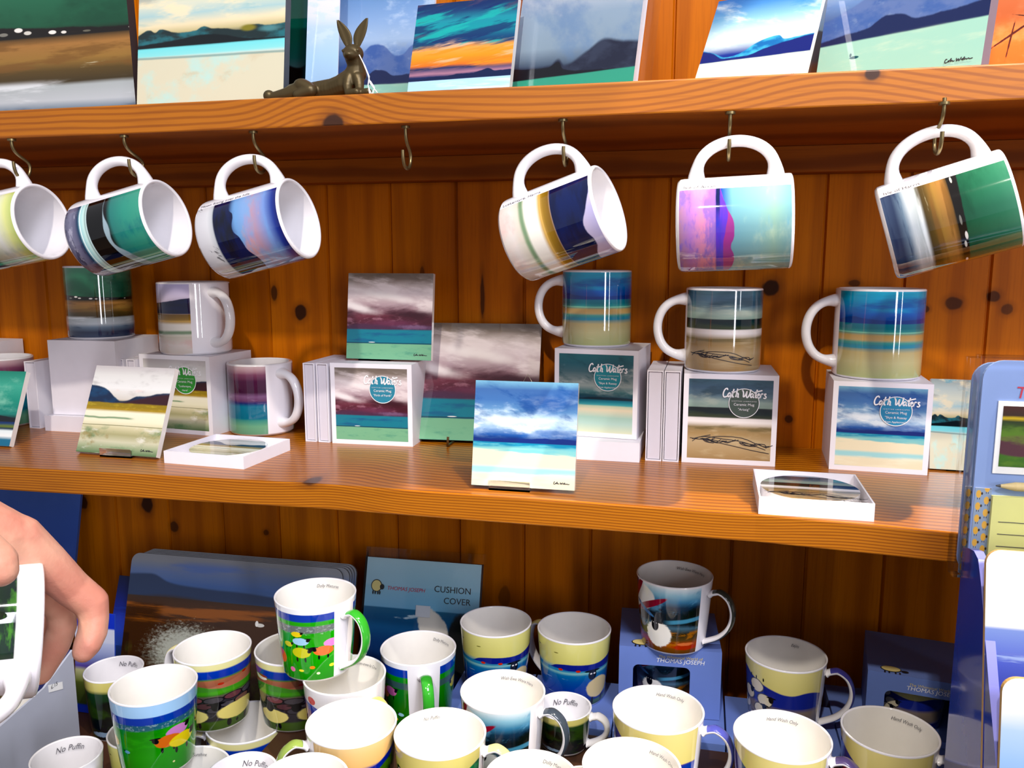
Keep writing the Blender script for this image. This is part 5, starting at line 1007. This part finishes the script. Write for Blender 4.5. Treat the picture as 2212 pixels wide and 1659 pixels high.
slab('wall_print', 'tall plain blue print standing behind the hand at the left', 'picture', BL, BR, Vector((-1.10, .985, TR.z)), .004, 'blue_fade', mat('blue_edge', '3a5ca8', .4), sign=False, coat=.0, rough=.6, H=.30)
BL = onz(165, 1490, LOW+.001); BL = Vector((ony(150, 1300, .86).x, .905, LOW+.001)); 
slab('picture_card', 'deep blue streaked card between the hand and the placemats', 'card', BL, BL+Vector((.105, 0, 0)), Vector((BL.x, .955, ony(230, 1240, .955).z)), .003, 'deep_blue', NAVY, sign=False, coat=.0, rough=.6)
BL = Vector((ony(158, 1430, .835).x, .832, LOW+.001))
slab('picture_card', 'small blue bordered card of sheep in a field behind the fingers', 'card', BL, BL+Vector((.058, 0, 0)), Vector((BL.x, .845, ony(230, 1330, .84).z)), .002, 'flock', mat('bright_blue_edge', '2450d0', .4), sign=False, coat=.0, rough=.5)
# ------------------------------------------------------------------ grey carton at the left with price sticker
XC = -.70
poly = [onx(px, py, XC) for px, py in ((-420, 1659), (-120, 1659), (0, 1570), (95, 1487), (151, 1404), (157, 1404))]
back = poly[-1]; pts = [(poly[0].y, LOW)]+[(back.y, LOW)]+[(back.y, back.z), (poly[4].y, poly[4].z), (poly[3].y, poly[3].z), (poly[2].y, poly[2].z), (poly[1].y, poly[1].z), (.53, -.515), (.53, LOW)][0:]
pts = [(.52, LOW+.0005), (back.y, LOW+.0005), (back.y, back.z), (poly[3].y, poly[3].z), (poly[2].y, poly[2].z), (.52, -.53)]
ct = thing('display_carton', 'grey card display carton with a sloping side and white price sticker at the left', 'carton', frame(Vector((XC, .64, LOW)), 0))
def side(x0, x1, name, m):
    b = MB(); q = [(y-.64, z-LOW) for y, z in pts]; o = lambda x, yy, z: (yy, x, z)
    b.face([(x1-XC, y, z) for y, z in q]); b.face([(x0-XC, y, z) for y, z in reversed(q)])
    for i in range(len(q)):
        (ya, za), (yb, zb_) = q[i], q[(i+1) % len(q)]; b.face([(x1-XC, ya, za), (x0-XC, ya, za), (x0-XC, yb, zb_), (x1-XC, yb, zb_)])
    return b.obj(name, [m], ct)
side(XC-.0025, XC, 'side_panel', GRYC); side(XC-.1525, XC-.150, 'side_panel', GRYC)
b = MB(); b.box(-.150, -.0025, back.y-.64-.0025, back.y-.64, 0, back.z-LOW); b.obj('back_panel', [NAVY], ct); b = MB(); b.box(-.150, -.0025, -.12, -.1175, 0, .04); b.box(-.150, -.0025, -.1175, back.y-.6425, 0, .002); b.obj('tray_panel', [NAVY], ct)
S0 = onx(103, 1480, XC); S1 = onx(134, 1472, XC); l = MB(); d = (S1-S0); h_ = .009
l.face([(0.0006, S0.y-.64, S0.z-LOW-h_), (0.0006, S1.y-.64, S1.z-LOW-h_), (0.0006, S1.y-.64, S1.z-LOW), (0.0006, S0.y-.64, S0.z-LOW)], 0)
V, Fs = text2d('£.15', .0062, .1, 'LEFT', 0); kx = d.length/.022
deco(l, V, Fs, lambda x, y: (.0010, S0.y-.64+.003+x*kx*.95, S0.z-LOW-h_+.0025+y), 1); sk = l.obj('price_sticker', [WHT, INKD], ct); sk['label'] = 'small white price sticker'
cm('blue and teal mug standing inside the grey carton at the left edge', -.745, .70, -.488, .07, 'traffic', -60, gap=.1)
# ------------------------------------------------------------------ blue display stand and pads at the right
XS = ony(2080, 1185, .68).x
op = [(2080, 1183), (2092, 1184), (2104, 1190), (2113, 1208), (2119, 1260), (2126, 1350), (2136, 1480), (2147, 1600), (2152, 1659)]
e = [onx(x, y, XS) for x, y in op]; q = [(p.y, p.z) for p in e]; yb_ = e[0].y
q = [(yb_, LOW)]+q[:]+[(q[-1][0]-.01, LOW)]
ds = thing('display_stand', 'tall dark blue display stand with curved side and lilac edge at the right', 'stand', frame(Vector((XS, yb_, LOW)), 0))
def stand_side(x0, nm):
    b = MB(); t = .0065; qq = [(y-yb_, z-LOW) for y, z in q]
    b.face([(x0, y, z) for y, z in qq][::-1], 0); b.face([(x0+t, y, z) for y, z in qq], 0)
    for i in range(len(qq)):
        (ya, za), (yb2, zb2) = qq[i], qq[(i+1) % len(qq)]; b.face([(x0, ya, za), (x0, yb2, zb2), (x0+t, yb2, zb2), (x0+t, ya, za)], 1 if i > 0 else 0)
    b.obj(nm, [BLUEP, LILAC], ds)
stand_side(0, 'side_panel'); stand_side(.27, 'side_panel')
b = MB(); b.box(.0065, .27, -.012, -.008, 0, .33); b.obj('back_panel', [BLUEP], ds)
def tread(z, y): b = MB(); b.box(.0065, .27, y, y+.05, z, z+.004); b.obj('ledge', [BLUEP], ds)
tread(.035, -.10); tread(.12, -.065)
def pad(label, px0, pytop, Y, w, H, artn, rn, edge, name='placemat', lean=.2):
    TL = ony(px0, pytop, Y); BL = Vector((TL.x, TL.y-H*sin(lean), TL.z-H*cos(lean))); return slab(name, label, 'placemat', BL, BL+Vector((w, 0, 0)), TL, .004, artn, edge, rnd=rn, sign=False, coat=.4, rough=.15)
pad('white topped placemat with a red sail on blue sea, on the blue stand', 2131, 1186, .628, .20, .20, 'sail', .010, mat('cork_edge', 'c8a060', .6))
pad('lower placemat with pale sky and grey shore, at the bottom right corner', 2166, 1462, .578, .20, .14, 'shore', .010, mat('cork_edge', 'c8a060', .6), lean=.15)
# notepads
def notepad(label, x0, x1, yt, Y, H, full=True, dx=0):
    A = ony(x0, yt, Y); w = .115; root = thing('notepad_pack', label, 'notepad', frame(Vector((A.x+w/2, Y, A.z-H)), 0)); r = .014
    def rr(w, h, r, z0=0, x0=0):
        pts = []
        for (cx, cz, a0) in ((w/2-r, r, -90), (w/2-r, h-r, 0), (-w/2+r, h-r, 90), (-w/2+r, r, 180)):
            for k in range(7): a = radians(a0+15*k); pts.append((x0+cx+r*cos(a), z0+cz+r*sin(a)))
        return pts
    b = MB(); b.prism(rr(w, H, r), 0, .003); b.obj('backing_card', [BLUEL], root)
    b = MB(); b.box(-w/2+.0012, -w/2+.0125, -.0006, -.0002, .001, H-.097, 0, 1); b.obj('patterned_strip', [CARD, pic_mat('strip_pattern', 'pattern', rough=.4, coat=.1)], root)
    if full:
        b = MB(); x0 = -w/2+.0125; b.box(x0, w/2-.004, -.004, -.0004, .002, H-.102, 0); o = b.obj('note_block', [YEL], root, bevel=.0004)
        b = MB(); 
        for k in range(5): b.box(x0+.005, w/2-.006, -.0046, -.0042, H-.1215-.0095*k-.0002, H-.1215-.0095*k+.0002)
        o.data.materials.append(INK); ln = b.obj('ruled_lines', [INK], root)
        b = MB(); b.box(x0-.001, w/2-.006, -.0012, -.0004, H-.085, H-.030, 0); b.obj('picture_border', [WHT], root)
        b = MB(); b.box(x0+.0025, w/2-.010, -.0016, -.0013, H-.0795, H-.0335, 0, 1); b.obj('farm_picture', [WHT, pic_mat('print_farm', 'farm', rough=.3, coat=.1)], root)
        b = MB(); V, Fs = text2d('THOMAS', .0125, .15, 'LEFT', 0); deco(b, V, Fs, lambda x, y: (-w/2+.022+x, -.0006, H-.0275+y), 0); b.obj('red_lettering', [RED], root)
        b = MB(); b.tube([(x0+.001, -.005, H-.0935), (x0+.004, -.005, H-.0935)], [.0005, .0012], 8, 1); b.tube([(x0+.004, -.005, H-.0935), (x0+.014, -.005, H-.0935)], [.0012, .0034], 8, 0); b.tube([(x0+.014, -.005, H-.0935), (w/2-.004, -.005, H-.0935)], .0034, 8, 0); b.obj('pencil', [PENC, LEAD], root)
    b = MB(); b.box(-w/2-.005, w/2+.003, -.009, .0045, 0, H+.004); f = b.obj('cellophane_wrap', [CELLO], root); f['label'] = 'clear glossy film bag'
notepad('pale blue notepad and pencil set with yellow notes in clear film, at the right edge', 2127, 0, 778, .668, .165)
notepad('second notepad set tucked behind the front one in clear film', 2104, 0, 782, .683, .168, False)
# ------------------------------------------------------------------ hand holding a mug
SKIN = mat('skin', 'dba080', .45, sss=.12)
def skin_detail():
    nt = SKIN.node_tree; b = nt.nodes['Principled BSDF']; g = G(nt); tc = nt.nodes.new('ShaderNodeTexCoord')
    col = g.mix(g.ss(g.noise(tc.outputs['Object'], 22, 22, 1, 3, sw=22), .35, .65), 'd8a188', 'c98470')
    nt.links.new(col, b.inputs['Base Color'])
    bp = nt.nodes.new('ShaderNodeBump'); bp.inputs['Strength'].default_value = .25; bp.inputs['Distance'].default_value = .0008
    nt.links.new(g.noise(tc.outputs['Object'], 420, 420, 2, 3, sw=420), bp.inputs['Height']); nt.links.new(bp.outputs[0], b.inputs['Normal'])
skin_detail()
def hp(px, py, d, rpx):
    """point at depth d along the view, radius in pixels at that depth"""
    p = ray(px, py)*d; q = W3(p); return (q.x, q.y, q.z, rpx*d/F)
hb = thing('person', 'hand of a person reaching in from the left, gripping a mug by its rim', 'person', Matrix.Identity(4))
b = MB()
# forearm, wrist and back of the hand
chain(b, [hp(-560, 900, .40, 120), hp(-330, 1010, .44, 108), hp(-200, 1090, .47, 92)], step=.25)
chain(b, [hp(-200, 1075, .47, 88), hp(-90, 1130, .49, 80), hp(0, 1165, .505, 68), hp(70, 1200, .52, 48)], step=.25)
chain(b, [hp(-200, 1100, .48, 80), hp(-60, 1170, .51, 66), hp(50, 1222, .53, 48), hp(95, 1248, .538, 36)], step=.25)
chain(b, [hp(-180, 1150, .49, 76), hp(-60, 1220, .53, 60), hp(30, 1290, .56, 40)], step=.25)
# index finger
chain(b, [hp(40, 1162, .51, 50), hp(104, 1222, .525, 45), hp(155, 1270, .538, 39), hp(197, 1302, .545, 36)], step=.2)
chain(b, [hp(197, 1302, .545, 36), hp(203, 1332, .545, 31), hp(200, 1365, .543, 30.5), hp(190, 1390, .54, 29), hp(181, 1407, .538, 24)], step=.2)
# middle finger
chain(b, [hp(70, 1250, .535, 44), hp(108, 1286, .550, 36), hp(131, 1315, .558, 31), hp(135, 1352, .562, 29.5), hp(122, 1392, .565, 29), hp(104, 1425, .567, 27), hp(88, 1455, .568, 24)], step=.2)
# ring and little finger, inside the mug's far side
chain(b, [hp(30, 1290, .56, 40), hp(80, 1330, .585, 29), hp(84, 1375, .595, 27), hp(66, 1420, .597, 25)], step=.22)
chain(b, [hp(-20, 1300, .57, 36), hp(5, 1345, .595, 30), hp(5, 1390, .60, 27), hp(-8, 1425, .60, 23)], step=.22)
# thumb in front of the mug
chain(b, [hp(-190, 1120, .46, 78), hp(-110, 1160, .445, 60), hp(-50, 1185, .435, 50), hp(-12, 1215, .43, 47), hp(2, 1232, .43, 36)], step=.22)
hand = fuse(b, 'hand', [SKIN], hb, vox=.0011, sm=5, fac=.55)
# the held mug: opening to the right, handle down
def held():
    ax = (RT*.85+FW*.55-UP*.06).normalized(); L = .082; c = ray(84, 1356)*.512-ax*L/2; hd = (-UP*.38-FW*.9); hd = (hd-ax*hd.dot(ax)).normalized(); yy = ax.cross(hd)
    L = .082; M = Matrix((hd, yy, ax)).transposed().to_4x4(); M.translation = W3(c-ax*L/2)
    mug('held_mug', 'white rimmed mug with dark green leafy picture held in the hand', None, .082, L, 'hedge', 0, 'straight', mw=M, gap=.055, wrap='round')
held()
